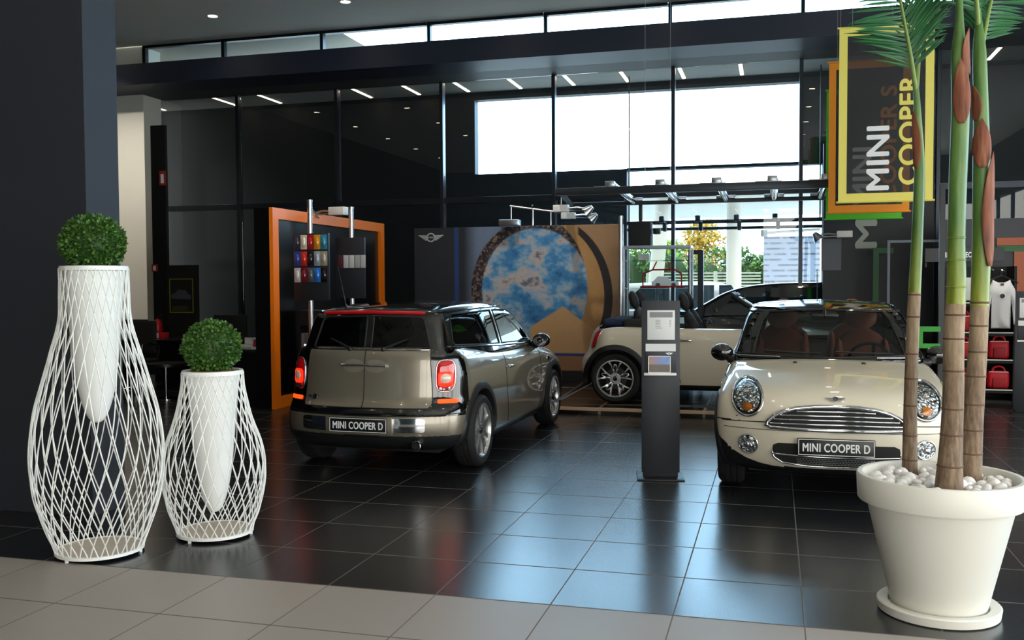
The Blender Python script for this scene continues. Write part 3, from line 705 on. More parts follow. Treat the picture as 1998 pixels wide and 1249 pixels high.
    if kind != 'open':
        bz = .05 if club else 0
        dw = [(.70+D, .985), (.52+D, 1.10), (.30+D, 1.245), (.17+D, 1.325), (-.42, 1.335), (-.42, .995+bz*.5)]
        qw = [(-.49, .995), (-.49, 1.335), (-1.14, 1.325), (-1.22, 1.29), (-1.30, 1.02), (-1.27, 1.0)] if not club else [(-.49, 1.022), (-.49, 1.335), (-1.42, 1.325), (-1.48, 1.29), (-1.55, 1.09), (-1.52, 1.065)]
        for ax in ('y+', 'y-'):
            G.cut('side'+ax, ax, dw, nmin=.3); G.cut('side'+ax, ax, qw, nmin=.3)
        if club:
            rwins = [[(-.03, 1.05), (-.03, 1.315), (-.43, 1.305), (-.465, 1.28), (-.53, 1.06), (-.52, 1.05)]]; rwins.append(mir(rwins[0]))
        else: rwins = [[(-.55, 1.02), (-.47, 1.31), (.47, 1.31), (.55, 1.02)]]
        for k, q in enumerate(rwins): G.cut('rw', 'x-', q, nmin=.25)
        C = G.P[G.F].mean(1); Nn = G.N[G.F].mean(1)
        G.reg[(G.reg == '') & (C[:, 2]+.085*C[:, 1]**2 > 1.352)] = 'roof'
        G.part('roof', 'roof', roofm or BLKGLOSS, root)
        G.drop(lambda C, N: (N[:, 2] < -.5) | (C[:, 2] < .9) | (club & (C[:, 0] < -1.5) & (C[:, 2] < 1.0)))
        G.part('', 'pillars', BLKGLOSS, root)
        sl = MB()
        for ax in ('y+', 'y-'):
            G.line(ax, dw, .007, '', None, None, True, mb=sl); G.line(ax, qw, .007, '', None, None, True, mb=sl)
        for q in rwins: G.line('x-', q, .008, '', None, None, True, mb=sl)
        G.line('x+', ws, .009, '', None, None, True, mb=sl); sl.build('window_seal', SEAL, root)
        gl = DARKGLASS if club else CARGLASS
        G.part('side y+'.replace(' ', ''), 'side_window', gl, root, -.004); G.part('sidey-', 'side_window', gl, root, -.004); G.part('rw', 'rear_window', gl if club else CARGLASS, root, -.004)
        cb = MB()
        for ax in ('y+', 'y-'): G.line(ax, [(.80+D, .958), (.3, .972), (-.5, .98+bz*.5), (-1.2, .988+bz), (xe+.12, .99+bz*1.3)], .008, '', None, None, mb=cb, off=.012)
        cb.build('belt_strip', CHROME, root)
        rl = MB()
        for ax in ('y+', 'y-'): G.line(ax, [(.30+D, 1.318), (.12+D, 1.352), (-.3, 1.362), (-1.0, 1.358), (xe+(.16 if club else .30), 1.34)], .009, '', None, None, mb=rl, off=.004)
        rl.build('roof_gutter', BLKGLOSS, root)
    else:
        big = [(-.80, .93), (-.70, 1.08), (-.62, 1.25), (-.55, 1.39), (0, 1.41), (.55, 1.39), (.62, 1.25), (.70, 1.08), (.80, .93)]
        C = G.P[G.F].mean(1); Nn = G.N[G.F].mean(1); side = C[:, 0]+.26*C[:, 1]**2-.07 > .84+D-(C[:, 2]-.955)*1.62-.02
        G.reg[(G.reg == '') & (side) & (C[:, 2] > .9)] = 'frame'
        G.part('frame', 'windscreen_frame', BLACK, root)
        G.line('x+', ws, .03, 'window_frame', BLACK, root, True)
        for sg in (1, -1): MB().box((0, 0, 0), (.26, .40, .035), .015, Matrix.Translation((.25, sg*.3, 1.285)) @ Matrix.Rotation(.75, 4, 'Y'), 3).build('sun_visor', BLACK, root, 40)
    G.part('ws', 'windscreen', CARGLASS, root, -.004)
    # interior
    if kind == 'open':
        fold = MB(); fold.box((-1.18, 0, 1.0), (.5, 1.16, .1), .045, None, 3); fold.box((-1.12, 0, 1.07), (.42, 1.06, .08), .035, Matrix.Rotation(-.06, 4, 'Y'), 3); fold.build('folded_roof', mat('roof_fabric', '#23304f', .85, bump=.1, nscale=60), root, 40)
        MB().box((-1.02, 0, .98), (.3, 1.3, .14), .05, None, 3).build('roof_bed', CHARC, root, 40)
        for sg in (1, -1):
            MB().tube(catmull([(-.80, sg*.16, .9), (-.80, sg*.17, 1.12), (-.80, sg*.25, 1.17), (-.80, sg*.38, 1.17), (-.80, sg*.46, 1.12), (-.80, sg*.47, .9)], 5), .02, 10).build('roll_bar', CHROME, root)
            ax = 'y+' if sg > 0 else 'y-'
            q = [(.66+D, .96), (.30+D, 1.20), (-.40, 1.20), (-.43, .96)]
        for xx in (-.62,): 
            for sg in (1, -1): make_seat(root, (xx, sg*.33, .18), seatm)
    for sg in (1, -1): make_seat(root, (.02+D, sg*.35, .16), seatm)
    if kind != 'open':
        for sg in (1, -1): make_seat(root, (-.78 if not club else -.86, sg*.33, .19), seatm)
    ds = MB(); ds.box((.70+D, 0, .84), (.36, 1.34, .2), .08, None, 3); ds.box((.5+D, 0, .66), (.2, .3, .3), .05)
    ds.build('dashboard', DASH, root, 40)
    stM = Matrix.Translation((.42+D, .35, .92)) @ Matrix.Rotation(-1.15, 4, 'Y')
    st = MB(); st.lathe([(.165+.014*math.cos(a), .014*math.sin(a)) for a in [2*PI*k/10 for k in range(11)]], 32, M=stM); st.lathe([(.0001, .0), (.05, .0), (.055, -.03), (.0001, -.03)], 20, M=stM)
    for a in (0.3, PI-.3, -PI/2): st.box((math.cos(a)*.1, math.sin(a)*.1, -.01), (.03, .03, .012) if 0 else (.13 if abs(math.cos(a)) > .5 else .03, .03 if abs(math.cos(a)) > .5 else .13, .012), .004, stM)
    st.build('steering_wheel', DASH, root, 40)
    MB().box((.30+D, 0, 1.275), (.03, .23, .07), .02).cyl((.31+D, 0, 1.29), (.30+D, 0, 1.34), .01).build('rear_view_mirror', BLACK, root, 40)
    # door mirrors
    for sg in (1, -1):
        m = MB(); m.ico((.60+D, sg*.855, .985), .1, 3, (.72, .95, .74)); b = m.build('door_mirror', paint if kind == 'open' else BLKGLOSS, root, 60)
        MB().tube(catmull([(.64+D, sg*.73, .93), (.63+D, sg*.78, .925), (.61+D, sg*.80, .95)], 4), [.032]*9, 10).build('mirror_stalk', BLACK, b, 40)
        MB().lathe([(.0001, 0), (.9, 0), (1, .06)], 24, axis='x', M=Matrix.Translation((.534+D, sg*.855, .985)) @ Matrix.Diagonal((.02, .082, .06, 1))).build('mirror_glass', mat('mirror_dark', '#2a2e33', .08, coat=1), b)
        ax = 'y+' if sg > 0 else 'y-'
        h = MB(); hp = B.hit(ax, [(-.36, .795)], off=.012)[0]; h.box(hp, (.15, .022, .026), .01, None, 3)
        hh = h.build('door_handle', CHROME, root, 40)
        si = B.patch(ax, ell((1.02+D, .765), (.05, .024), 20), 'side_indicator', CHROME, root, .002, .006, .02)
    # front
    for sg in (1, -1):
        c = (sg*.61, .728); rot = -sg*.18
        E1 = ell(c, (.110, .120), 32, rot)
        B.patch('x+', E1, 'headlamp', BLKGLOSS, root, .001, .004, .025); hl = root.children[-1]
        hl = [o for o in root.children if o.name.startswith('headlamp')][-1]
        B.line('x+', E1, .011, 'headlamp_ring', CHROME, hl, True, .02, .006, 8)
        B.patch('x+', ell(c, (.088, .097), 28, rot), 'headlamp_reflector', REFL, hl, .006, .003, .022)
        for (dy, dz, rr) in ((0.0, .022, .03),):
            q = B.hit('x+', [(c[0]+dy, c[1]+dz)], off=.011)[0]; MB().ico(q, rr, 2, (.4, 1, 1)).build('bulb_cap', CHROME, hl, 60)
        B.patch('x+', ell((c[0]-sg*.004, c[1]-.06), (.034, .029), 20), 'indicator_lens', AMBER, hl, .010, .003, .02, .012)
        B.patch('x+', ell(c, (.095, .105), 28, rot), 'headlamp_lens', LENS, hl, .014, .001, .022, .016)
        fc = (sg*.60, .405); B.patch('x+', ell(fc, (.066, .066), 28), 'fog_lamp', REFL, root, .003, .004, .02)
        fl = [o for o in root.children if o.name.startswith('fog_lamp')][-1]
        B.line('x+', ell(fc, (.066, .066), 28), .007, 'fog_lamp_ring', CHROME, fl, True, .02, .006, 8)
        q = B.hit('x+', [fc], off=.012)[0]; MB().ico(q, .028, 2, (.5, 1, 1)).build('bulb_cap', CHROME, fl, 60)
        B.patch('x+', ell(fc, (.058, .058), 24), 'fog_lamp_lens', LENS, fl, .016, .001, .02, .008)
    gr = [(-.475, .553), (-.46, .585), (-.42, .622), (-.36, .652), (-.27, .676), (-.15, .690), (0, .694), (.15, .690), (.27, .676), (.36, .652), (.42, .622), (.46, .585), (.475, .553), (.44, .541), (.30, .536), (0, .533), (-.30, .536), (-.44, .541)]
    B.patch('x+', gr, 'grille', BLACKM, root, .002, .004, .03); go = [o for o in root.children if o.name.startswith('grille')][-1]
    B.line('x+', gr, .016, 'grille_surround', CHROME, go, True, .025, .008, 10)
    for z in (.568, .597, .626, .655):
        u = .46-max(0, (z-.553))*.9 - max(0, z-.62)*3.0
        B.line('x+', [(-u, z), (-u/2, z+.004), (0, z+.005), (u/2, z+.004), (u, z)], .0065, 'grille_bar', CHROME, go, False, .04, .01, 8)
    li = [(-.43, .385), (-.425, .415), (-.39, .432), (0, .437), (.39, .432), (.425, .415), (.43, .385), (.42, .33), (.36, .292), (.2, .275), (0, .272), (-.2, .275), (-.36, .292), (-.42, .33)]
    B.patch('x+', li, 'lower_intake', BLACKM, root, .002, .003, .03); lo_ = [o for o in root.children if o.name.startswith('lower_intake')][-1]
    B.line('x+', [(-.432, .37), (-.42, .33), (-.36, .292), (-.2, .275), (0, .271), (.2, .275), (.36, .292), (.42, .33), (.432, .37)], .007, 'intake_trim', CHROME, lo_, False, .03, .008, 8)
    B.line('x+', [(-.428, .352), (-.2, .345), (0, .343), (.2, .345), (.428, .352)], .007, 'intake_bar', CHROME, lo_, False, .03, .008, 8)
    ms = MB()
    for z in (.290, .303, .316, .329): B.line('x+', [(-.26, z), (0, z-.002), (.26, z)], .0022, '', None, None, mb=ms, off=.007)
    for k in range(25):
        u = -.26+.52*k/24
        for q in range(3): z = .290+.013*q; B.line('x+', [(u+(.010 if q % 2 else 0), z), (u+(.010 if q % 2 else 0), z+.013)], .0022, '', None, None, mb=ms, off=.007)
    ms.build('intake_mesh', STEEL, lo_)
    q = B.hit('x+', [(0, .415)])[0]; plate(root, frameM((q[0]+.03, 0, .418), (0, 1, 0), (-.05, 0, 1)))
    q = B.hit('x+', [(0, .742)], off=.004)[0]; q2 = B.hit('x+', [(0, .752)], off=.004)[0]
    winged_badge('bonnet_badge', .072, CHROME, BLKGLOSS, root, frameM(q, (0, 1, 0), q2-q))
    for sg in (1, -1):
        q = B.hit('z+', [(.98+D, sg*.26)], off=.003)[0]; MB().box(q, (.05, .03, .012), .004).build('washer_nozzle', BLACK, root)
        a = Vector((.80+D, sg*.1-.25, .985)); P = G.hit('x+', [(sg*.28+.22, .985), (sg*.28+.0, .99), (sg*.28-.22, 1.0)], off=.016)
        MB().tube(P.tolist(), .009, 6).build('wiper', BLACK, root)
    # aerial
    xa = -1.55 if club else -1.25
    q = G.hit('z+', [(xa, 0 if not club else .32)])[0]
    if kind != 'open': MB().tube([q, q+np.array((-.02, 0, .03)), q+np.array((-.16, 0, .36))], [.018, .006, .003], 8).build('aerial', BLACK, root)
    # rear
    if club:
        B.line('x-', [(-.80, .52), (-.4, .505), (0, .50), (.4, .505), (.80, .52)], .004, 'bumper_gap', SEAL, root)
        for sg in (1, -1):
            c = (sg*.665, .825)
            tl = B.patch('x-', ell(c, (.064, .125), 32, 0, 3.2), 'tail_lamp', REDL, root, .002, .006, .025, .012)
            B.line('x-', ell(c, (.068, .13), 32, 0, 3.2), .006, 'tail_lamp_ring', CHROME, tl, True, .025, .006, 8)
            B.patch('x-', ell((c[0], c[1]-.025), (.054, .062), 24, 0, 4), 'brake_lamp', REDGLOW, tl, .016, .005, .02, .008)
            B.patch('x-', ell((c[0], c[1]-.02), (.036, .04), 20), 'reversing_lens', mat('clear_lens', '#f2d9c8', .15, coat=1), tl, .026, .004, .02, .01)
            B.patch('x-', ell((c[0], c[1]-.103), (.042, .014), 20, 0, 4), 'clear_strip', REFL, tl, .012, .004, .02)
            B.patch('x-', ell((sg*.69, .618), (.075, .017), 24, 0, 6), 'reflector_bar', ORGLOW, root, .003, .006, .02)  # reflector bar glows by its own emission
            B.patch('x-', ell((sg*.41, .43), (.135, .055), 30, 0, 7), 'bumper_insert', CHROME, root, .004, .012, .03)
            # wipers
            P = G.hit('x-', [(sg*.15, 1.035), (sg*.23, 1.075), (sg*.35, 1.12)], off=.02); MB().tube(P.tolist(), [.016, .010, .006], 8).ico(P[0], .024, 2).build('rear_wiper', BLACK, root)
            B.patch('x-', ell((sg*.10, .905), (.10, .055), 20, 0, 2), 'handle_recess', mat('recess_silver', '#a09888', .35, .5), root, .001, .002, .02)
        B.line('x-', [(-.20, .908), (0, .912), (.20, .908)], .012, 'rear_handle', CHROME, root, False, .04, .022, 10)
        q = B.hit('x-', [(0, .43)])[0]; plate(root, frameM((q[0]-.034, 0, .43), (0, -1, 0), (0, 0, 1)))
        MB().box((q[0]-.012, 0, .425), (.03, .60, .15), .01).build('plate_holder', PAINT_S, root)
        q = B.hit('x-', [(.47, .635)], off=.004)[0]; q2 = B.hit('x-', [(.47, .645)], off=.004)[0]; winged_badge('tail_badge', .07, CHROME, BLKGLOSS, root, frameM(q, (0, -1, 0), q2-q))
        B.line('x-', [(-.54, 1.036), (0, 1.038), (.54, 1.036)], .006, 'rear_belt_strip', CHROME, root, False, .04, .004)
        ex = MB(); ex.tube([(tail+.12, -.50, .275), (tail-.005, -.50, .275)], .037, 20, cap=False); ex.lathe([(.036, tail-.012), (.042, tail-.01), (.042, tail+.05)], 24, (0, -.50, .275), 'x'); e = ex.build('exhaust_tip', CHROME, root)
        MB().lathe([(.0001, tail+.02), (.035, tail+.02)], 20, (0, -.50, .275), 'x').build('exhaust_bore', BLACKM, e)
        B.patch('x-', [(-.60, .205), (.60, .205), (.68, .335), (-.68, .335)], 'rear_valance', BLACK, root, .003, .006, .04)
        G.line('x-', [(-.46, 1.335), (-.25, 1.342), (0, 1.345), (.25, 1.342), (.46, 1.335)], .016, 'roof_strip', mat('red_strip', '#b00d18', .25, coat=1, emit=.12), root, False, .03, .006, 10)
    elif kind == 'open':
        for sg in (1, -1):
            tl = B.patch('x-', ell((sg*.68, .80), (.06, .11), 28, 0, 3), 'tail_lamp', REDL, root, .002, .008, .025, .014)
            B.line('x-', ell((sg*.68, .80), (.064, .115), 28, 0, 3), .007, 'tail_lamp_ring', CHROME, tl, True, .025, .006, 8)
    else:
        for sg in (1, -1): B.patch('x-', ell((sg*.68, .80), (.06, .13), 28, 0, 3), 'tail_lamp', REDL, root, .002, .006, .025)
    return root
def ang(d): return math.radians(d)
car('estate', 'estate_car', 'pale metallic estate car with split rear doors, black roof and lit tail lamps', 'car', (-1.585, 4.64, 0), ang(90-1.2), PAINT_S, CHARC, 'seven')
car('hatch', 'hatchback_car', 'cream hatchback facing forward with oval headlamps, black roof and brown seats', 'car', (2.08, 4.44, 0), ang(-90), PAINT_W, LEATHER, 'seven')
car('open', 'convertible_car', 'cream open-top car in profile on the low stage behind the info stand', 'car', (.98, 8.05, .08), ang(0), PAINT_W, CHARC, 'cross')
# ------------------------------------------------------------------ wire planters with box balls
def leaf_ball(name, label, c, r, seed, parent=None):
    rd = random.Random(seed); root = thing(name, label, 'plant', (c[0], c[1], c[2]-r*.92))
    g = MB(); core = r*.86; g.ico((0, 0, r*.92), core, 3, (1, 1, .95), None, .03, rd)
    for k in range(4200):
        z = rd.uniform(-1, 1); a = rd.uniform(0, 2*PI); q = math.sqrt(1-z*z); n = Vector((q*math.cos(a), q*math.sin(a), z*.95))
        lump = 1+.09*math.sin(5*n.x+seed)*math.sin(6*n.y+1)*math.sin(5*n.z+2)
        p = n*(r*lump*rd.uniform(.84, 1.03)); d = (n+Vector((rd.uniform(-.9, .9), rd.uniform(-.9, .9), rd.uniform(-.6, .9)))).normalized()
        s_ = d.cross(Vector((rd.uniform(-1, 1), rd.uniform(-1, 1), rd.uniform(-1, 1)))).normalized(); L = rd.uniform(.015, .027); W = L*.36; o = Vector((0, 0, r*.92))
        g.cur = 0 if rd.random() < .6 else 1
        g.add([o+p, o+p+d*L*.5+s_*W, o+p+d*L, o+p+d*L*.5-s_*W], [(0, 1, 2, 3)])
    f = g.build('foliage', [mat('box_leaf', '#33591f', .5), mat('box_leaf_light', '#557f2c', .5)], root, 0, fix=False)
    return root
WIRE = mat('white_wire', '#f7f8f4', .4); POTW = mat('translucent_white_pot', '#fbfcf8', .35)
def wire_planter(label, c, prof, pot, twist, nw, ped):
    root = thing('wire_planter', label, 'planter', c)
    pr = catmull(prof, 6); zt, zb = pr[0][0], pr[-1][0]
    zz = np.array([q[0] for q in pr][::-1]); rr = np.array([q[1] for q in pr][::-1])
    g = MB()
    for fam in (1, -1):
        for k in range(nw):
            a0 = 2*PI*k/nw+(.05 if fam > 0 else 0); pts = []
            for i in range(41):
                t = i/40; z = zb+(zt-zb)*t; r = float(np.interp(z, zz, rr)); ww = t+.07*math.sin(2*PI*t)
                a = a0+fam*twist*ww; pts.append(((r+.004*fam)*math.cos(a), (r+.004*fam)*math.sin(a), z))
            g.tube(pts, .0037, 5)
    g.build('wire_frame', WIRE, root, 60)
    rt, rb = prof[0][1], prof[-1][1]
    MB().lathe([(rt-.035, zt+.004), (rt+.006, zt+.004), (rt+.006, zt-.012), (rt-.03, zt-.012), (rt-.035, zt+.004)], 48).lathe([(rt-.02, zt+.014), (rt+.002, zt+.014), (rt+.002, zt+.004), (rt-.02, zt+.004), (rt-.02, zt+.014)], 48).build('rim', WIRE, root)
    MB().lathe([(rb-.012, zb-.012), (rb+.008, zb-.012), (rb+.008, zb+.006), (rb-.012, zb+.006), (rb-.012, zb-.012)], 48).build('base_ring', WIRE, root)
    MB().lathe([(.0001, zb+.004), (rb-.012, zb+.004), (rb-.012, zb-.004), (.0001, zb-.004)], 48).build('base_plate', mat('base_plate_stone', '#cfc4b4', .6), root)
    pp = catmull(pot, 5); MB().lathe([(max(q[1], .0001), q[0]) for q in pp], 48).build('inner_pot', POTW, root, 60)
    MB().lathe([(.0001, zt-.02), (rt-.035, zt-.02)], 40).build('soil', mat('potting_soil', '#5a4434', .9, bump=.3, nscale=60), root)
    for k in range(3):
        a = 2*PI*k/3-1.75+.0; f = MB(); f.cyl((rb*.97*math.cos(a), rb*.97*math.sin(a), 0), (rb*.97*math.cos(a), rb*.97*math.sin(a), zb-.01), .011, n=12); f.build('foot', WIRE, root)
    return root
P1 = [(1.685, .186), (1.55, .187), (1.37, .197), (1.19, .246), (1.02, .292), (.85, .338), (.67, .362), (.50, .363), (.33, .34), (.155, .285), (.07, .252), (.03, .24)]
wire_planter('tall white wire planter with bulging cage beside the dark pillar', (-2.195, .225, 0), P1, [(1.67, .168), (1.5, .155), (1.37, .143), (1.19, .128), (1.02, .108), (.9, .084), (.82, .055), (.785, .03), (.775, 0)], 1.45, 27, 0)
P2 = [(1.035, .184), (.96, .187), (.886, .2), (.79, .221), (.70, .248), (.606, .283), (.497, .308), (.40, .313), (.33, .308), (.236, .292), (.143, .267), (.07, .238), (.03, .228)]
wire_planter('short white wire planter standing right of the tall one', (-1.757, .752, 0), P2, [(1.02, .166), (.9, .152), (.79, .141), (.606, .127), (.42, .107), (.28, .082), (.19, .052), (.155, .028), (.147, 0)], 1.35, 27, 0)
leaf_ball('boxwood_ball', 'clipped green box ball on top of the tall wire planter', (-2.195, .225, 1.665+.165), .172, 3)
b2 = leaf_ball('boxwood_ball', 'clipped green box ball in a clay pot on the short wire planter', (-1.757, .752, 1.02+.175), .17, 9)
MB().lathe([(.10, -.03), (.125, .0), (.135, .012), (.125, .012), (.11, 0), (.0001, 0)], 32).build('clay_pot', mat('terracotta', '#b07a52', .7), b2)

# ------------------------------------------------------------------ big white plant pot, pebbles, palms
PC = (2.425, .385)
POTM = mat('cream_pot_plastic', '#e6e4da', .5, noise=.03, nscale=5, bump=.03)
r_ = thing('plant_pot', 'large cream white flower pot with thick rim holding three palm stems', 'plant pot', (PC[0], PC[1], .022))
MB().lathe([(.0001, .0), (.205, .0), (.214, .012), (.331, .515), (.338, .525)], 64).build('pot_body', POTM, r_, 40)
MB().lathe([(.335, .518), (.365, .512), (.371, .52), (.376, .632), (.370, .64), (.350, .64), (.343, .632), (.335, .56), (.0001, .56)], 64).build('pot_rim', POTM, r_, 40)
s_ = MB().lathe([(.0001, 0), (.262, 0), (.272, .006), (.278, .044), (.272, .05), (.235, .05), (.226, .043), (.222, .02), (.0001, .02)], 64).build('plant_saucer', POTM, None, 40, loc=(PC[0], PC[1], 0))
tag(s_, 'round cream saucer under the large flower pot', 'saucer')
rd = random.Random(5); PEB = mat('white_pebble', '#f4f0ec', .5, noise=.06, nscale=9)
stems = [onZ(1775, 917, .63), onZ(1851, 955, .63), onZ(1893, 934, .63)]
srad = [.04, .065, .056]
base = None; put = []
for lay, (n_, zz_) in enumerate(((95, .604), (60, .631))):
    tries = 0; cnt = 0
    while cnt < n_ and tries < 6000:
        tries += 1; a = rd.uniform(0, 2*PI); r = .305*math.sqrt(rd.random()); x, y = PC[0]+r*math.cos(a), PC[1]+r*math.sin(a); rr = rd.uniform(.02, .034)
        if any((x-s.x)**2+(y-s.y)**2 < (q+rr*.9)**2 for s, q in zip(stems, srad)): continue
        if any((x-p[0])**2+(y-p[1])**2 < ((rr+p[2])*.86)**2 and p[3] == lay for p in put): continue
        put.append((x, y, rr, lay)); cnt += 1
        o = MB().ico((0, 0, 0), 1, 2, (1, 1, 1), None, .06, rd).build('pebble', PEB, None, 60, loc=(x, y, zz_+rd.uniform(-.004, .004)), rot=(rd.uniform(-.4, .4), rd.uniform(-.4, .4), rd.uniform(0, PI))) if cnt <= 4 else None
        if o is None:
            src = put_src[rd.randrange(len(put_src))]; o = src.copy(); COL.objects.link(o); o.location = (x, y, zz_+rd.uniform(-.004, .004)); o.rotation_euler = (rd.uniform(-.5, .5), rd.uniform(-.5, .5), rd.uniform(0, PI))
        else:
            if cnt == 1 and lay == 0: put_src = []
            put_src.append(o)
        o.scale = (rr*rd.uniform(.9, 1.15), rr*rd.uniform(.75, 1), rr*rd.uniform(.6, .8))
        tag(o, 'smooth white pebble covering the soil of the large flower pot', 'pebble', 'white pebbles in the large flower pot')
BARK = NG('palm_bark', .75)
bn = BARK.noise(BARK.comb(BARK.op('MULTIPLY', BARK.X, 60), BARK.op('MULTIPLY', BARK.Y, 60), BARK.op('MULTIPLY', BARK.Z, 9)), 1.0, 6, .65)
bp2 = BARK.noise(BARK.P, 5, 4)
BARK.color(BARK.mix(BARK.op('MULTIPLY', bp2, .9), BARK.ramp(bn, [(.32, '#4a3829'), (.48, '#7a6450'), (.68, '#aa9478')]), BARK.mix(BARK.step(BARK.op('ADD', BARK.Z, BARK.op('MULTIPLY', bp2, .3)), .75, .2), '#6a5642', '#b09a7c'))); BARK.bump(bn, .5, .006)
NODE = mat('palm_node_ring', '#5f4634', .8, noise=.2, nscale=30)
GS = NG('palm_green_stem', .4); gn = GS.noise(GS.comb(GS.op('MULTIPLY', GS.X, 20), GS.op('MULTIPLY', GS.Y, 20), GS.op('MULTIPLY', GS.Z, 2.2)), 1.0, 4)
gz = GS.op('SUBTRACT', 1.0, GS.step(GS.op('ADD', GS.Z, GS.op('MULTIPLY', gn, .3)), 1.18, .2)); GS.color(GS.mix(GS.op('MULTIPLY', gz, .85), GS.ramp(gn, [(.3, '#3f6128'), (.5, '#587a3c'), (.68, '#7c9450')]), GS.ramp(gn, [(.35, '#6d7a1c'), (.5, '#98a033'), (.65, '#8a6a2c')])))
SHE = NG('dry_sheath', .7); sn = SHE.noise(SHE.comb(SHE.op('MULTIPLY', SHE.X, 40), SHE.op('MULTIPLY', SHE.Y, 40), SHE.op('MULTIPLY', SHE.Z, 4)), 1.0, 4); SHE.color(SHE.ramp(sn, [(.3, '#4f2b1b'), (.55, '#84492e'), (.75, '#a06f4c')]))
LEAF = mat('palm_leaflet', '#1f5a2a', .4, noise=.25, nscale=12); RACH = mat('palm_rachis', '#7f9448', .45)
def palm(label, base, px, D, nodes, yg, sheaths, fronds):
    root = thing('palm', label, 'palm', base)
    pts = [(onD(x, y, D), w*D/FPX/2) for x, y, w in px]; off = base-onD(px[0][0], px[0][1], D)
    n = len(pts); cv = catmull([tuple(p+off*(1-i/(n-1)))+(r,) for i, (p, r) in enumerate(pts)], 8)
    zg = onD(px[0][0], yg, D).z
    P = [Vector(q[:3])-base for q in cv]; R = [q[3] for q in cv]
    k = max(i for i in range(len(P)) if P[i].z+base.z <= zg)
    P[0].z -= .06
    MB().tube(P[:k+1], R[:k+1], 20).build('trunk', BARK.m, root, 60)
    MB().tube(P[k:], [r*.985 for r in R[k:]], 20).build('green_stem', GS.m, root, 60)
    zs = np.array([p.z for p in P])
    def at(z):
        return Vector([float(np.interp(z, zs, [p[a] for p in P])) for a in range(3)]), float(np.interp(z, zs, R))
    for y in nodes:
        z = onD(px[0][0], y, D).z-base.z; c, r = at(z)
        MB().lathe([(r*.98, -.006), (r*1.03, -.003), (r*1.045, .002), (r*.98, .005)], 20, c, M=None).build('node_ring', NODE if y > yg-30 else GS.m, root, 60)
    for (y0, y1, a0, da) in sheaths:    # torn dry sheath: an open shell wrapped part of the way round the stem
        z0, z1 = onD(px[0][0], y0, D).z-base.z, onD(px[0][0], y1, D).z-base.z; vs = []; fs = []; N = 14; Mn = 10
        for i in range(N+1):
            t = i/N; c, r = at(z0+(z1-z0)*t); wdt = da*(math.sin(PI*min(1, .03+t*.97))**.6)*(1-.75*t**3)
            for j in range(Mn+1):
                a = a0+wdt*(j/Mn-.5)*2; rr = r*1.06+.004+.02*t**4; vs.append(c+Vector((math.cos(a)*rr, math.sin(a)*rr, 0)))
        for i in range(N):
            for j in range(Mn): q = i*(Mn+1)+j; fs.append((q, q+1, q+Mn+2, q+Mn+1))
        sh = MB().add(vs, fs).build('dry_sheath', SHE.m, root, 60); sd = sh.modifiers.new('thickness', 'SOLIDIFY'); sd.thickness = .004
    for (p0, p1, p2, p3, L, dr, sw) in fronds:
        cvp = [Vector(q) for q in catmull([tuple(onD(*q)-base) for q in (p0, p1, p2, p3)], 10)]
        fr = MB().tube(cvp, [.011*(1-.75*i/len(cvp))+.002 for i in range(len(cvp))], 8).build('frond', RACH, root, 60)
        g = MB(); N = len(cvp); s0 = int(N*.25)
        for i in range(s0*2, N*2-2):
            a, b = cvp[i//2], cvp[min(i//2+1, N-1)]; p = a.lerp(b, (i % 2)/2); t = (b-a).normalized(); u = (i/2-s0)/(N-s0)
            side = t.cross(Vector((_f[0], _f[1], 0))).normalized() if sw == 0 else t.cross(Vector(sw)).normalized()
            ll = L*(.55+.75*math.sin(PI*min(1, u*.8+.15)))*rd.uniform(.9, 1.08)
            if i % 3 == 1: continue
            for sg in (-1, 1):
                d = (side*sg+t*.75+Vector((0, 0, -dr))+Vector((rd.uniform(-.08, .08), rd.uniform(-.2, .2), rd.uniform(-.08, .08)))).normalized()
                w_ = d.cross(Vector((0, 1, .3))).normalized()*.0075; q1 = p+d*ll*.35; q2 = p+d*ll*.7+Vector((0, 0, -dr*ll*.12)); q3 = p+d*ll+Vector((0, 0, -dr*ll*.3)); nn = d.cross(w_).normalized()*.003
                g.add([p-w_*.4, p+w_*.4, q1-w_, q1+nn, q1+w_, q2-w_*.8, q2+nn, q2+w_*.8, q3], [(0, 1, 4, 3), (0, 3, 2), (2, 3, 6, 5), (3, 4, 7, 6), (5, 6, 8), (6, 7, 8)])
        g.build('leaflets', LEAF, fr, 0, fix=False)
    return root
palm('slender palm stem at the left of the flower pot, leafy frond on top', stems[0], [(1775, 917, 29), (1776, 800, 25), (1779, 700, 24), (1783, 600, 24), (1789, 480, 22), (1794, 330, 20), (1790, 220, 14), (1787, 170, 11)], 4.85,
     [895, 848, 790, 738, 690, 618, 575], 560, [(330, 215, -2.2, .9)],
     [((1787, 178, 4.85), (1777, 110, 4.8), (1764, 40, 4.7), (1745, -60, 4.5), .26, .12, 0), ((1788, 170, 4.85), (1796, 60, 4.95), (1806, -40, 5.1), (1820, -130, 5.3), .17, .1, 0)])
palm('thickest palm stem in the middle of the flower pot, mottled bark below green', stems[1], [(1851, 955, 52), (1856, 860, 42), (1860, 760, 39), (1861, 660, 38), (1866, 560, 36), (1866, 470, 33), (1869, 350, 34), (1874, 215, 34), (1871, 110, 29), (1872, 40, 16), (1871, -40, 12)], 4.42,
     [905, 845, 795, 722, 660, 614, 560, 508, 465], 590, [(245, 120, -1.6, .95), (150, 60, -.8, .7)],
     [((1871, -30, 4.42), (1860, -120, 4.4), (1840, -220, 4.3), (1800, -300, 4.1), .3, .2, 0), ((1872, -30, 4.42), (1885, -130, 4.6), (1915, -220, 4.8), (1960, -280, 5.0), .3, .2, 0)])
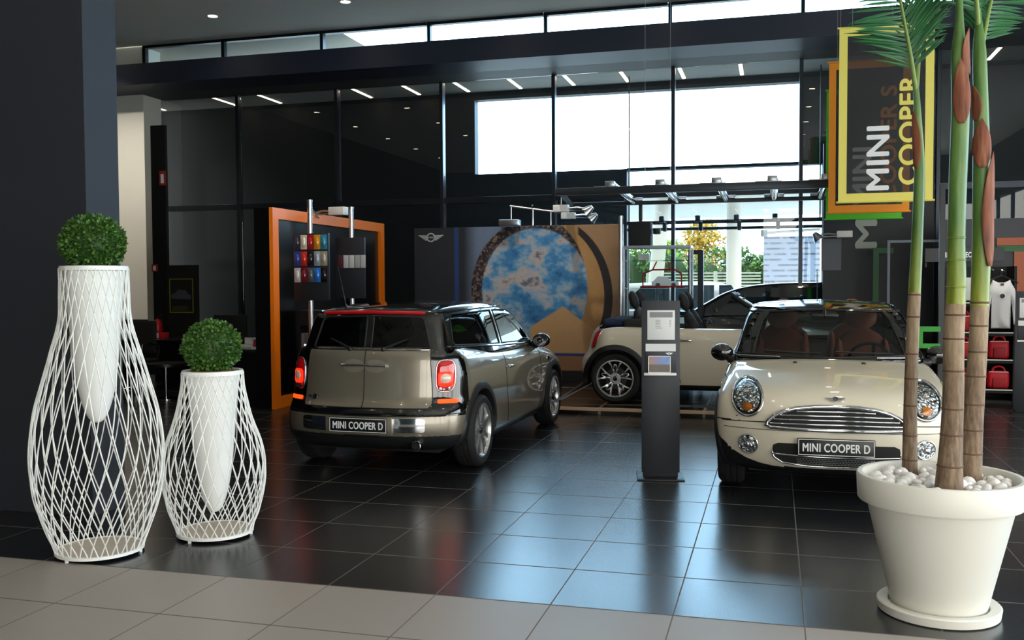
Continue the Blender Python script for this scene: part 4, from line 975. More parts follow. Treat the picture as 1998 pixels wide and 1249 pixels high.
palm('palm stem at the right of the flower pot with dry brown sheaths', stems[2], [(1893, 934, 42), (1897, 850, 38), (1902, 760, 37), (1908, 680, 34), (1911, 600, 34), (1915, 480, 35), (1915, 340, 33), (1914, 215, 28), (1911, 105, 25), (1909, 30, 11), (1905, -40, 9)], 4.67,
     [880, 835, 786, 732, 685, 635, 590], 590, [(520, 300, -.9, .95), (330, 235, -1.7, 1.1), (240, 170, -2.3, .7)],
     [((1913, 110, 4.67), (1922, 60, 4.7), (1935, 0, 4.8), (1958, -70, 4.9), .19, .1, 0), ((1909, 60, 4.67), (1905, 0, 4.6), (1897, -70, 4.5), (1880, -130, 4.3), .2, .1, 0)])

# ------------------------------------------------------------------ hanging banners
YEL = mat('banner_yellow', '#efe06a', .55); ORB = mat('banner_orange', '#f0920e', .55); GRB = mat('banner_green', '#54c41e', .55)
VEIL = veil('banner_mesh_fabric', '#1c1d22', .62); LETW = mat('lettering_white', '#eef0f0', .5)
def banner(label, Y, tl, br, m, top, name2, tscale):
    a = onY(tl[0], tl[1], Y); b = onY(br[0], br[1], Y); cx_, W, H = (a.x+b.x)/2, b.x-a.x, a.z-b.z; zb_ = b.z
    root = thing('hanging_banner', label, 'banner', (cx_, Y, zb_), .0, 'translucent hanging banners'); bw = .085*tscale
    MB().rng((-W/2+bw, -.001, bw), (W/2-bw, .001, H-bw)).build('mesh_panel', VEIL, root, 0)
    g = MB()
    for q in (((-W/2, -.002, 0), (W/2, .002, bw)), ((-W/2, -.002, H-bw), (W/2, .002, H)), ((-W/2, -.002, bw), (-W/2+bw, .002, H-bw)), ((W/2-bw, -.002, bw), (W/2, .002, H-bw))): g.rng(*q)
    g.build('coloured_border', m, root, 0)
    MB().cyl((-W/2-.02, 0, H+.008), (W/2+.02, 0, H+.008), .011, n=12).build('top_rod', m, root); MB().cyl((-W/2-.02, 0, -.008), (W/2+.02, 0, -.008), .011, n=12).build('bottom_rod', m, root)
    for sg in (-1, 1): MB().cyl((sg*W*.36, 0, H), (sg*W*.36, 0, ZC-zb_), .0025, n=6).build('wire', STEEL, root)
    ux = (0, 0, 1); uy = (-1, 0, 0)
    text('MINI', .37*H, .245*W, 'lettering', LETW, root, frameM((-W*.5+W*.42, -.004, H*.245), ux, uy))
    text(name2, (.625 if name2 == 'COOPER' else .76)*H, .205*W, 'lettering', m, root, frameM((-W*.5+W*.74, -.004, H*(.40 if name2 == 'COOPER' else .45)), ux, uy))
banner('yellow framed dark hanging banner, the nearest of the three', 6.5, (1638, 57), (1820, 389), YEL, 0, 'COOPER', 1.0)
banner('orange framed hanging banner directly behind the yellow one', 8.2, (1618, 124), (1774, 411), ORB, 0, 'COOPER S', 1.0)
banner('green framed hanging banner, rearmost behind the orange one', 9.3, (1613, 178), (1759, 424), GRB, 0, 'COOPER', .8)

# ------------------------------------------------------------------ info stands
PAPER = mat('white_paper', '#e2e4e4', .6); PRINT = mat('grey_print', '#8d9092', .7)
def photo_mat():
    g = NG('brochure_photo', .3); n = g.noise(g.P, 22, 4)
    v = g.step(g.Z, .0, .008); g.color(g.mix(v, g.mix(n, '#2a1c12', '#5a4a38'), g.mix(g.step(g.X, -.02, .06), g.mix(n, '#c08a20', '#4a3a70'), g.mix(n, '#2a52b0', '#7fa6dc')))); return g.m
PH = photo_mat()
def info_stand(label, loc, rz, H=1.44, W=.305):
    root = thing('info_stand', label, 'display stand', loc, rz)
    MB().box((0, .05, .006), (W+.07, .36, .012), .003).build('base_plate', BLACK, root)
    MB().rng((-W/2, -.025, .05), (W/2, -.019, H), .002).rng((-W/2+.012, -.018, .012), (W/2-.012, .05, H-.005), .004).build('column', GREYBLK, root)
    s = MB().rng((-W/2+.046, -.030, H-.315), (W/2-.04, -.0255, H-.078), .001).build('spec_sheet', PAPER, root)
    p = MB().rng((-W/2+.064, -.0315, H-.135), (W/2-.058, -.0302, H-.092))
    for k in range(5): p.rng((-W/2+.11, -.0312, H-.16-.012*k), (-W/2+.15, -.0302, H-.156-.012*k)); p.rng((W/2-.085, -.0312, H-.16-.012*k), (W/2-.07, -.0302, H-.156-.012*k))
    p.rng((-W/2+.11, -.0312, H-.222), (-W/2+.165, -.0302, H-.218)); p.build('print', PRINT, s, 0)
    h = MB().rng((-W/2+.03, -.034, H-.59), (W/2-.03, -.0256, H-.345), .001).build('brochure_holder', GREYBLK, root)
    MB().rng((-W/2+.032, -.0355, H-.408), (W/2-.033, -.0342, H-.347)).build('header_card', PAPER, h, 0)
    MB().rng((-W/2+.018, -.07, H-.60), (W/2-.03, -.0256, H-.58), .003).build('tray', WHITE, h)
    ph = MB().rng((-.085, -.004, -.065), (.085, 0, .065)).build('brochure_cover', PH, h, 0, loc=(-.012, -.052, H-.512), rot=(-.12, 0, 0))
    g = MB()
    for q in (((-.09, -.006, -.07), (.09, -.0042, -.063)), ((-.09, -.006, .061), (.09, -.0042, .068)), ((-.09, -.006, -.07), (-.083, -.0042, .068)), ((.083, -.006, -.07), (.09, -.0042, .068))): g.rng(*q)
    g.build('brochure_border', PAPER, ph, 0)
    winged_badge('wing_mark', .03, STEEL, BLACK, h, frameM((W/2-.085, -.0345, H-.425), (1, 0, 0), (0, 0, 1)))
    return root
info_stand('slim dark info stand with price sheet between the two front cars', (.772, 3.20, 0), .17)
info_stand('dark info stand at the right edge before the red bags', (4.63, 8.0, 0), -.06, 1.46, .42)
# ------------------------------------------------------------------ mural wall with wing logo
YM = 9.62; ZS = .08
ma, mb_ = onY(808, 447, YM), onY(1214, 438, YM); MW = mb_.x-ma.x; MH = 2.46-ZS
root = thing('mural_wall', 'printed backdrop wall with blue sky globe and silver wing logo', 'backdrop', (ma.x, YM, ZS))
g = NG('globe_print', .42)
sc_ = 414/MW
U = g.op('MULTIPLY', g.X, sc_); V = g.op('MULTIPLY', g.Z, sc_)      # design units: 414 wide, about 300 high
def circ(cx, cy, rx, ry, wob=0):
    dx = g.op('DIVIDE', g.op('SUBTRACT', U, cx), rx); dy = g.op('DIVIDE', g.op('SUBTRACT', V, cy), ry)
    d = g.op('SQRT', g.op('ADD', g.op('MULTIPLY', dx, dx), g.op('MULTIPLY', dy, dy)))
    return g.op('ADD', d, wob) if not isinstance(wob, int) else d
n1 = g.noise(g.comb(U, V, 3.0), .045, 5, .6); n2 = g.noise(g.comb(U, g.op('MULTIPLY', V, 1.3), 9.0), .022, 6, .62); n3 = g.noise(g.comb(U, V, 20.0), .16, 3, .7); n4 = g.noise(g.comb(U, V, 1.0), .6, 3)
tan = g.mix(n4, '#8a6a4c', '#b08a66'); tan = g.mix(n1, tan, '#9c7a58')
sky = g.ramp(n2, [(.32, '#23588c'), (.45, '#4684b4'), (.53, '#86a2b8'), (.60, '#b9a59c'), (.67, '#5f6f86'), (.76, '#2b3550')])
left = g.mix(n4, '#56657e', '#75839a')
col = g.mix(g.step(U, 118, 14), '#2a2d33', left)            # grey logo panel fading into blue-grey paving
col = g.mix(g.op('MULTIPLY', g.step(U, 84, 2), g.op('SUBTRACT', 1.0, g.step(U, 92, 2))), col, '#27427a')
col = g.mix(g.step(g.op('ADD', U, g.op('MULTIPLY', V, .12)), 318, 10), col, tan)
wob = g.op('MULTIPLY', g.op('SUBTRACT', n3, .5), .09)
outer = circ(244, 174, 126, 137); inner = circ(246, 174, 106, 119, wob)
ring = g.ramp(n3, [(.4, '#14131a'), (.52, '#3a3038'), (.62, '#8b7762'), (.7, '#1c1a20')])
col = g.mix(g.op('SUBTRACT', 1.0, g.step(outer, 1.0, .01)), col, ring)
sw = g.op('MULTIPLY', g.op('SUBTRACT', 1.0, g.step(circ(262, 165, 122, 150), 1.0, .008)), g.step(circ(222, 180, 126, 150), 1.0, .006)); sw = g.op('MULTIPLY', sw, g.step(U, 250, 2))
col = g.mix(g.op('SUBTRACT', 1.0, g.step(inner, 1.0, .012)), col, sky)
col = g.mix(sw, col, g.mix(n1, '#94703f', '#b98e5e'))
band = g.op('MULTIPLY', g.op('SUBTRACT', 1.0, g.step(circ(258, 160, 138, 158), 1.0, .006)), g.step(circ(250, 162, 130, 150), 1.0, .006)); band = g.op('MULTIPLY', band, g.step(U, 330, 2))
col = g.mix(band, col, '#221c20')
# tan pointed slab at the foot of the globe, with its blue stripe
sl = g.op('MULTIPLY', g.step(g.op('SUBTRACT', U, g.op('MULTIPLY', V, .0)), 236, 1.5), g.op('SUBTRACT', 1.0, g.step(g.op('SUBTRACT', V, g.op('MULTIPLY', g.op('SUBTRACT', U, 236), .62)), 104, 1.5)))
sl = g.op('MULTIPLY', sl, g.op('SUBTRACT', 1.0, g.step(g.op('ADD', V, g.op('MULTIPLY', g.op('SUBTRACT', U, 300), .75)), 145, 1.5)))
col = g.mix(sl, col, g.mix(n4, '#a98458', '#bd9870'))
st = g.op('MULTIPLY', g.step(V, 49, .8), g.op('SUBTRACT', 1.0, g.step(V, 55, .8))); st = g.op('MULTIPLY', st, g.step(U, 236, 1)); col = g.mix(st, col, '#2b3a72')
lowp = g.op('MULTIPLY', g.op('SUBTRACT', 1.0, g.step(V, 49, 1)), g.step(U, 190, 20)); col = g.mix(lowp, col, g.mix(g.step(V, 22, 1), '#0f0d12', '#8a6446'))
g.color(col)
MB().rng((0, 0, 0), (MW, .16, MH), .003).build('panel', g.m, root, 20)
SILV = mat('silver_print', '#c3c6c8', .4)
winged_badge('wing_logo', .21, SILV, GREYBLK, root, frameM((MW*36/414, -.004, MH-.15), (1, 0, 0), (0, 0, 1)))
def pole(px, y0, y1, Y, r=.035, z0=0, lb=''):
    a = onY(px, y0, Y); o = MB().lathe([(.0001, 0), (r*1.6, 0), (r*1.6, .012), (r, .012), (r, a.z-z0-.02), (r*1.1, a.z-z0-.02), (r*1.1, a.z-z0), (.0001, a.z-z0)], 24).build('display_pole', mat('aluminium', '#c9ccd0', .25, .9), None, 40, loc=(a.x, Y, z0)); return tag(o, lb, 'pole')
pole(1211, 421, 640, 9.35, .032, ZS, 'bright aluminium pole at the right end of the mural wall')
def spot_head(name, label, loc, rz, tilt=.25, s=1.0, top=0, group=None):
    root = thing(name, label, 'spotlight', loc, rz, group)
    MB().box((0, 0, 0), (.22*s, .12*s, .10*s), .008).build('ballast_box', WHITE, root)
    MB().tube([(.11*s, 0, .0), (.24*s, 0, .01*s), (.34*s, 0, -.01*s)], [.016*s]*3, 8).tube([(.11*s, .03*s, -.03*s), (.34*s, .02*s, -.04*s)], .01*s, 6).build('bracket', STEEL, root)
    M = Matrix.Translation((.40*s, 0, -.03*s)) @ Matrix.Rotation(tilt, 4, 'Y')
    MB().lathe([(.0001, .07*s), (.03*s, .07*s), (.05*s, .03*s), (.085*s, -.06*s), (.08*s, -.06*s), (.0001, .02*s)], 20, M=M).build('reflector', STEEL, root)
    if top: MB().cyl((0, 0, .05*s), (0, 0, top), .008, n=8).build('drop_rod', STEEL, root)
    return root
# ------------------------------------------------------------------ light rig over the stage
RZ = 2.865; Ya, Yb = 8.65, 10.85
A0, A1 = onY(1085, 378, Ya).x, onY(1640, 360, Ya).x; B0, B1 = onY(1150, 395, Yb).x-.35, onY(1640, 388, Yb).x+.25
root = thing('light_rig', 'long dark steel light rig of two beams over the low stage', 'light rig', (A0, Ya, RZ))
MB().rng((0, -.05, -.05), (A1-A0, .05, .05), .006).build('front_beam', DARKSTEEL, root); MB().rng((B0-A0, Yb-Ya-.05, -.03), (B1-A0, Yb-Ya+.05, .03), .006).build('rear_beam', DARKSTEEL, root)
MB().add(*(lambda q: (q.v, q.f))(MB().tube([(.05, .05, 0), (B0-A0+.05, Yb-Ya-.05, 0)], .055, 4))).build('end_beam', DARKSTEEL, root, 20)
for fx in (.33, .42): MB().cyl(((A1-A0)*fx, 0, .06), ((A1-A0)*fx, 0, ZC-RZ), .003, n=6).build('suspension_wire', STEEL, root)
for k, lb in zip((1190, 1288, 1398, 1507, 1612), ('leftmost of five on the light rig', 'second from the left on the light rig', 'middle one of five on the light rig', 'second from the right on the light rig', 'rightmost on the light rig beside the orange banner')):
    x = onY(k, 360, Ya).x; t = thing('tube_spotlight', 'chrome bridge spotlight, '+lb, 'spotlight', (x, Ya, RZ+.051), 0, 'bridge spotlights on the rig')
    MB().box((0, .02, .04), (.13, .12, .08), .01).build('clamp_box', STEEL, t); MB().box((-.05, 0, .004), (.34, .1, .008), .002).build('clamp_plate', STEEL, t)
    MB().cyl((.02, .1, .03), (.02, Yb-Ya-.1, -.02), .055, n=20).build('tube', CHROME, t); MB().box((.02, Yb-Ya, .005), (.3, .1, .05), .01).build('rear_clamp', STEEL, t)
p = Vector((A0+.05+(B0-A0)*.12, Ya+(Yb-Ya)*.12, 2.655)); spot_head('box_spotlight', 'white box spotlight on an arm under the rig, upper left one', p, .0, .9, 1, RZ-p.z-.02, 'box spotlights under the rig')
p = Vector((A0+.05+(B0-A0)*.72, Ya+(Yb-Ya)*.72, 2.645)); spot_head('box_spotlight', 'white box spotlight on an arm under the rig, lower right one', p, .0, .9, 1, RZ-p.z-.02, 'box spotlights under the rig')
# light on the mural's top edge and on the booth
root = thing('bracket_light', 'pale box light on a rail above the globe mural', 'light', (onY(995, 438, YM-.1).x, YM-.1, 2.462))
MB().box((0, 0, .045), (.30, .22, .09), .01).build('lamp_box', STEEL, root); MB().box((.35, 0, .30), (.02, .03, .02)).tube([(.0, 0, .30), (.75, .1, .19)], .016, 6).tube([(.02, 0, .09), (.02, 0, .30)], .01, 6).tube([(.35, .04, .0), (.35, .04, .26)], .014, 6).tube([(.62, .08, .0), (.62, .08, .21)], .01, 6).build('rail', STEEL, root)

# ------------------------------------------------------------------ orange framed booth wall and colour boards
xb = -4.5; y0, y1, hz = 6.30, 9.86, 2.56
root = thing('booth_wall', 'black booth wall with a thick bright orange frame', 'partition', (xb, y0, 0))
MB().rng((-.22, 0, 0), (.0, y1-y0, hz), .004).build('black_panel', mat('booth_black', '#0b0c0e', .25), root, 20)
L = y1-y0; bw = .14
fr2 = MB()
for q in (((.001, .0, .0), (.05, bw, hz)), ((.001, L-bw, 0), (.05, L, hz)), ((.001, bw, hz-bw), (.05, L-bw, hz)), ((.001, bw, 0), (.05, L-bw, bw)), ((.0, -.006, 0), (.05, -.0001, hz))): fr2.rng(*q)
fr2.build('orange_frame', ORANGE, root, 0)
MB().rng((.002, 1.2, .95), (.28, 1.9, .97)).build('ledge', BLACK, root, 0)
BOARD = mat('board_grey', '#20242b', .5)
def cboard(px0, px1, py0, py1, Y, label, rows, name):
    a, b = onY(px0, py0, Y), onY(px1, py1, Y); root = thing(name, label, 'display board', ((a.x+b.x)/2, Y, b.z)); W, H = b.x-a.x, a.z-b.z
    MB().rng((-W/2, 0, 0), (W/2, .04, H), .004).build('board', BOARD, root)
    return root, W, H
Yc = 6.5
root, W, H = cboard(572, 642, 456, 586, Yc, 'grey board with three rows of domed paint colour samples', 3, 'colour_sample_board')
cols = ['#2a3550', '#e2dac4', '#b01020', '#e0a02a', '#2f93b4', '#2347a0', '#d02a20', '#14161c', '#a9b4c2', '#aca48f', '#c7ccd2', '#7a1020', '#59616c', '#2a7fe0', '#17110e']
for k, c in enumerate(cols):
    i, j = k % 5, k//5; px_ = -W/2+W*(.03+.19*i); pz = H*(.975-.245*j); w_, h_ = W*.178, H*.215
    m = mat('sample_paint_%s' % c[1:], c, .3, .15, coat=1)
    g = MB().rng((px_, -.012, pz-h_), (px_+w_, -.0005, pz), .002); g.ico((px_+w_*.5, -.012, pz-h_*.52), 1, 2, (w_*.36, .022, h_*.36)); g.build('paint_sample', m, root, 40)
pole(604, 390, 700, Yc+.09, .035, 0, 'bright aluminium pole carrying the paint sample board')
root, W, H = cboard(654, 712, 464, 582, 7.6, 'dark board with a row of pale trim samples, right of the paint samples', 1, 'trim_sample_board')
for k, c in enumerate(('#4a2028', '#b9bcc0', '#c3c6c8', '#a2a5a8', '#b3b6b8')):
    MB().rng((-W/2+.04+k*.085, -.012, H*.5), (-W/2+.115+k*.085, -.0005, H*.71), .002).build('trim_sample', mat('trim_%s' % c[1:], c, .5), root)
pole(685, 404, 700, 7.68, .035, 0, 'bright aluminium pole behind the dark trim sample board')
spot_head('bracket_spotlight', 'grey spotlight on an arm above the orange booth frame', onD(660, 412, 13.0), PI-.15, .3, 1.1)
# lower shelf unit with fabric rolls
a = onY(572, 606, Yc+.25); b = onY(628, 790, Yc+.25)
root = thing('sample_cabinet', 'low black cabinet with upright fabric samples under the paint board', 'cabinet', (a.x+.36, Yc+.4, 0)); W = .62; H = a.z
MB().rng((-W/2, .08, 0), (W/2, .28, H), .003).rng((-W/2, -.12, 0), (-W/2+.03, .08, H)).rng((W/2-.03, -.12, 0), (W/2, .08, H)).rng((-W/2+.03, -.12, H-.2), (W/2-.03, .08, H)).rng((-W/2+.03, -.12, H-.68), (W/2-.03, .08, H-.63)).build('carcass', BLACK, root, 20)
for k, c in enumerate(('#8a7a80', '#72666a', '#3b2f36', '#2b4f86', '#315f9c', '#b03032', '#2f3b4d', '#7a6a5c', '#444a52', '#8b1d22')):
    MB().rng((-W/2+.035+k*.054, -.10, H-.628), (-W/2+.083+k*.054, .07, H-.30-.02*(k % 3))).build('fabric_sample', mat('fabric_%s' % c[1:], c, .8), root, 0)

# ------------------------------------------------------------------ glass showcase behind the open-top car
Yv = 8.98+.42
a, b = onY(1216, 480, Yv), onY(1348, 480, Yv)
root = thing('glass_showcase', 'tall framed glass showcase behind the open-top car', 'showcase', ((a.x+b.x)/2, Yv, ZS)); W = b.x-a.x; H = a.z-ZS; Dp = .42
FRM = mat('showcase_frame', '#aeb4b8', .3, .7)
g = MB()
for sx_ in (-1, 1):
    for yy in (0, Dp): g.box((sx_*(W/2-.012), yy, H/2), (.024, .024, H), .003)
for zz_ in (.012, H-.02):
    g.box((0, 0, zz_), (W-.05, .024, .04), .003); g.box((0, Dp, zz_), (W-.05, .024, .04), .003)
    for sx_ in (-1, 1): g.box((sx_*(W/2-.012), Dp/2, zz_), (.024, Dp-.03, .04), .003)
g.build('frame', FRM, root, 20)
SG = glass('showcase_glass', (.96, .98, .97), 1.4)
MB().rng((-W/2+.025, -.003, .04), (W/2-.025, .003, H-.04)).build('front_pane', SG, root, 0); MB().rng((-W/2+.025, Dp-.003, .04), (W/2-.025, Dp+.003, H-.04)).build('back_pane', SG, root, 0)
MB().rng((-W/2+.02, .02, .04), (W/2-.02, Dp-.02, .5), .004).build('plinth', BLACK, root, 20)
for k, z in enumerate((1.0, 1.42, 1.82)): MB().rng((-W/2+.02, .03, z), (W/2-.02, Dp-.03, z+.012)).build('glass_shelf', glass('shelf_glass', (.80, .9, .88), 1.5), root, 0)
sx0 = (a.x+b.x)/2; sy0 = Yv+.2
def scale_car(label, loc, m, s, rz):
    t = thing('model_car', label, 'model car', loc, rz)
    MB().prism([(-.5, .06), (.5, .06), (.5, .2), (.42, .24), (.2, .26), (.05, .42), (-.3, .43), (-.45, .26), (-.5, .22)], lambda u, v, w_: (u*s, (w_-.2)*s, v*s), .4).build('body', m, t, 20)
    w_ = MB()
    for x in (-.3, .3):
        for y in (-.2, .2): w_.cyl((x*s, (y-.04)*s, .09*s), (x*s, (y+.04)*s, .09*s), .09*s, n=16)
    w_.build('wheels', BLACK, t); return t
scale_car('grey scale model car on the upper showcase shelf', (sx0+.1, sy0, ZS+1.432), mat('model_grey', '#7b8086', .3, .6), .38, .2)
scale_car('white scale model on the lower showcase shelf, left side', (sx0-.16, sy0, ZS+1.012), WHITE, .34, .4)
scale_car('dark blue scale model on the lower showcase shelf, right side', (sx0+.24, sy0, ZS+1.012), mat('model_blue', '#2c3a56', .3, .4), .32, -.5)
o = MB().box((0, 0, .05), (.16, .1, .1), .004).build('gift_box', mat('gift_white', '#dfe3e6', .5), None, 20, loc=(sx0-.22, sy0+.08, ZS+1.832)); tag(o, 'small white box on the top showcase shelf', 'box')
t = thing('toy_frame', 'red tubular toy frame on the top showcase shelf', 'toy', (sx0+.05, sy0, ZS+1.432))
MB().tube([(-.26, -.12, .20), (-.12, -.12, .26), (.2, -.12, .26), (.3, -.12, .2)], .012, 8).tube([(-.3, -.13, -.0+.012), (.34, -.13, .012)], .012, 8).tube([(-.12, -.12, .26), (-.06, -.12, .38)], .01, 8).tube([(.14, -.12, .26), (.1, -.12, .38)], .01, 8).tube([(-.26, -.12, .2), (-.26, -.13, .012)], .01, 8).tube([(.3, -.12, .2), (.3, -.13, .012)], .01, 8).build('tubing', RED, t)
# tall dark loudspeaker on a stand by the showcase, and dark door frame leaf
root = thing('stage_speaker', 'black loudspeaker box hanging behind the showcase', 'loudspeaker', onY(1250, 476, Yb))
MB().box((0, 0, .14), (.36, .3, .42), .02).build('cabinet', BLACKM, root); MB().tube([(0, 0, .35), (0, 0, RZ-.031-onY(1250, 476, Yb).z)], .03, 8).build('bracket', BLACK, root); MB().box((.26, 0, .2), (.12, .1, .1), .02).build('horn', BLACK, root)
a, b = onY(1350, 488, 11.2), onY(1370, 488, 11.2); hh = a.z
o = MB().rng((-.06, 0, 0), (0, .08, hh)).rng((0, 0, hh-.07), (b.x-a.x-.07, .08, hh)).rng((b.x-a.x-.07, 0, 0), (b.x-a.x+.02, .08, hh)).build('door_1', FR, None, 0, loc=(a.x, 11.2, 0)); tag(o, kind='structure')

# ------------------------------------------------------------------ desks at the back left
DESK = mat('black_desk', '#17181b', .3); CH2 = CHROME
a, b = onD(255, 660, 15.0), onD(400, 658, 15.0)
root = thing('office_desk', 'long black desk below the dark poster at the back left', 'desk', ((a.x+b.x)/2, a.y+.12, 0)); W = 1.5
MB().rng((-W/2, -.4, .72), (W/2, .4, .75), .004).build('desktop', DESK, root)
for sg in (-1, 1): MB().rng((sg*W/2-sg*.001, -.36, 0), (sg*(W/2-.04), .36, .719)).build('side_panel', DESK, root, 0)
MB().rng((-W/2+.041, .2, .15), (W/2-.041, .22, .7)).build('modesty_panel', DESK, root, 0)
dy = a.y
def on_desk(px, D, z): return onD(px, 660, D)
p = onY(232, 650, dy+.25)
def put(px, z, Y): q = onY(px, 650, Y); return (q.x, Y, z)
root = thing('fire_extinguisher', 'red fire extinguisher standing on the long black desk', 'fire extinguisher', put(308, .751, dy+.38))
MB().lathe([(.0001, 0), (.075, 0), (.08, .01), (.08, .2), (.06, .26), (.025, .285), (.025, .3), (.0001, .3)], 24).build('cylinder', mat('extinguisher_red', '#b5121c', .3), root)
MB().box((0, 0, .315), (.05, .04, .03), .006).tube([(0, 0, .33), (.05, 0, .36), (.09, 0, .35)], .01, 8).tube([(.03, 0, .31), (.09, 0, .27), (.1, 0, .12)], .01, 8).build('valve', BLACK, root)
root = thing('leaflet_box', 'red and white leaflet box in front of the extinguisher', 'box', put(312, .751, dy+.05)); MB().box((0, 0, .045), (.24, .12, .09), .004).build('carton', mat('carton_red', '#d02030', .5), root); MB().rng((-.115, -.063, .01), (.02, -.0605, .085)).build('label_panel', PAPER, root, 0)
root = thing('logo_sign', 'dark desk sign with a round winged emblem at the desk end', 'sign', put(264, .80, dy+.3)); MB().box((0, 0, .11), (.46, .03, .25), .004).build('panel', BLACK, root); MB().box((0, -.02, -.03), (.46, .16, .03), .004).build('foot', PAPER, root)
winged_badge('emblem', .2, STEEL, BLACK, root, frameM((0, -.016, .12), (1, 0, 0), (0, 0, 1)))
root = thing('office_chair', 'black office chair with chrome arm loop left of the desk', 'chair', put(262, 0, dy-.72))
MB().box((0, 0, .46), (.48, .46, .07), .03, None, 3).build('seat', CHARC, root, 40); MB().box((-.02, .24, .8), (.44, .06, .5), .028, None, 3).build('backrest', CHARC, root, 40)
MB().tube(catmull([(.24, .2, .46), (.26, .22, .66), (.2, .0, .72), (.27, -.2, .64), (.27, -.2, .0)], 6), .012, 8).build('arm_loop', CH2, root)
for ang_ in range(5): MB().tube([(0, 0, .08), (.27*math.cos(ang_*1.257), .27*math.sin(ang_*1.257), .03)], [.02, .012], 8).build('base_arm', CH2, root)
MB().cyl((0, 0, .08), (0, 0, .43), .025).build('column', CH2, root)
root = thing('bar_table', 'small black round table with chrome column beside the office chair', 'table', put(322, 0, dy-1.35)); MB().lathe([(.0001, .46), (.3, .46), (.3, .5), (.0001, .5)], 32).build('top', DESK, root); MB().cyl((0, 0, .02), (0, 0, .46), .02).build('column', CH2, root); MB().lathe([(.0001, 0), (.2, 0), (.2, .012), (.0001, .02)], 32).build('base', CH2, root)
# reception counter nearer
a = onD(474, 684, 12.5)
root = thing('reception_counter', 'low black counter between the small box ball and the orange frame', 'counter', (a.x-.09, a.y+.3, 0)); MB().rng((-.55, -.3, .02), (.28, .3, .70), .004).build('body', DESK, root, 20); MB().rng((-.6, -.34, .70), (.32, .34, .735), .004).build('worktop', mat('counter_top', '#2b2d31', .25), root, 20); MB().rng((-.5, -.26, 0), (.24, .26, .02)).build('plinth', BLACKM, root, 0)
cx0, cy0 = a.x-.09, a.y+.3
root = thing('desk_calendar', 'small tent calendar with red picture on the counter corner', 'calendar', (cx0+.22, cy0-.15, .736)); MB().prism([(-.05, 0), (.05, 0), (.0, .15)], lambda u, v, w_: (w_-.065, u, v), .13).build('card', PAPER, root, 20); MB().prism([(-.043, .03), (-.012, .125), (-.014, .126), (-.045, .03)], lambda u, v, w_: (w_-.05, u-.002, v), .1).build('picture', mat('calendar_picture', '#a8302c', .5), root, 20)
root = thing('paper_tray', 'stack of white paper on the counter left of the calendar', 'paper', (cx0-.05, cy0, .736)); MB().box((0, 0, .02), (.32, .22, .04), .002).build('stack', PAPER, root); MB().box((.02, .05, .09), (.12, .02, .09), .002).build('note_card', PAPER, root)
root = thing('monitor', 'black computer monitor on the counter behind the box ball', 'monitor', (cx0-.35, cy0+.12, .736)); MB().box((0, 0, .28), (.5, .03, .32), .008).build('screen', BLACK, root); MB().box((0, .02, .07), (.06, .03, .14), .004).build('neck', BLACK, root); MB().box((0, 0, .008), (.22, .16, .015), .004).build('foot', BLACK, root)
# poster panel, fire signs
a, b = onD(330, 544, 15.6), onD(384, 610, 15.6)
root = thing('poster_board', 'tall black board with a yellow outlined car poster', 'poster', ((a.x+b.x)/2, a.y, 0)); W = b.x-a.x; 
MB().rng((-W/2-.06, .01, 0), (W/2+.08, .06, a.z+.22), .003).build('panel', BLACKM, root, 20)
g = MB(); zz0, zz1 = b.z, a.z
for q in (((-W/2, 0, zz0), (W/2, .009, zz0+.012)), ((-W/2, 0, zz1-.012), (W/2, .009, zz1)), ((-W/2, 0, zz0), (-W/2+.01, .009, zz1)), ((W/2-.01, 0, zz0), (W/2, .009, zz1))): g.rng(*q)
g.build('yellow_outline', mat('poster_yellow', '#8f9a2a', .5), root, 0)
cs = (zz0+zz1)/2
MB().prism([(-.19, -.05), (.17, -.06), (.18, .0), (.12, .03), (.08, .09), (-.06, .10), (-.12, .04), (-.19, .02)], lambda u, v, w_: (u, .004+w_*.004, cs+v), 1).build('car_picture', mat('poster_car', '#4a4f58', .4), root, 20)
pr = MB()
for k in range(4): pr.rng((-W/2+.05, .004, zz0+.04+.02*k), (W/2-.08-.05*(k % 2), .008, zz0+.045+.02*k))
pr.build('small_print', mat('poster_print', '#6d7038', .6), root, 0)
def fire_sign(label, px, py, D, w_, h_):
    q = onD(px, py, D); root = thing('fire_sign', label, 'sign', q); MB().box((0, 0, 0), (w_, .012, h_), .002).build('plate', mat('fire_sign_red', '#9c2a22', .5), root)
    MB().box((0, -.008, -h_*.02), (w_*.45, .004, h_*.62)).build('pictogram', PAPER, root, 0); return root
q = onD(317, 348, 15.6); tag(MB().rng((q.x-.22, q.y+.007, 0), (q.x+.06, q.y+.06, 4.2), .003).build('trim_4', mat('service_panel', '#121315', .5), None, 20), kind='structure')
fire_sign('red fire safety notice high beside the white column', 317, 348, 15.6, .12, .24)
fire_sign('small red fire extinguisher sign low beside the poster board', 302, 523, (onY(302, 523, q.y)-Vector(CAM)).dot(Vector(_f)), .11, .12)

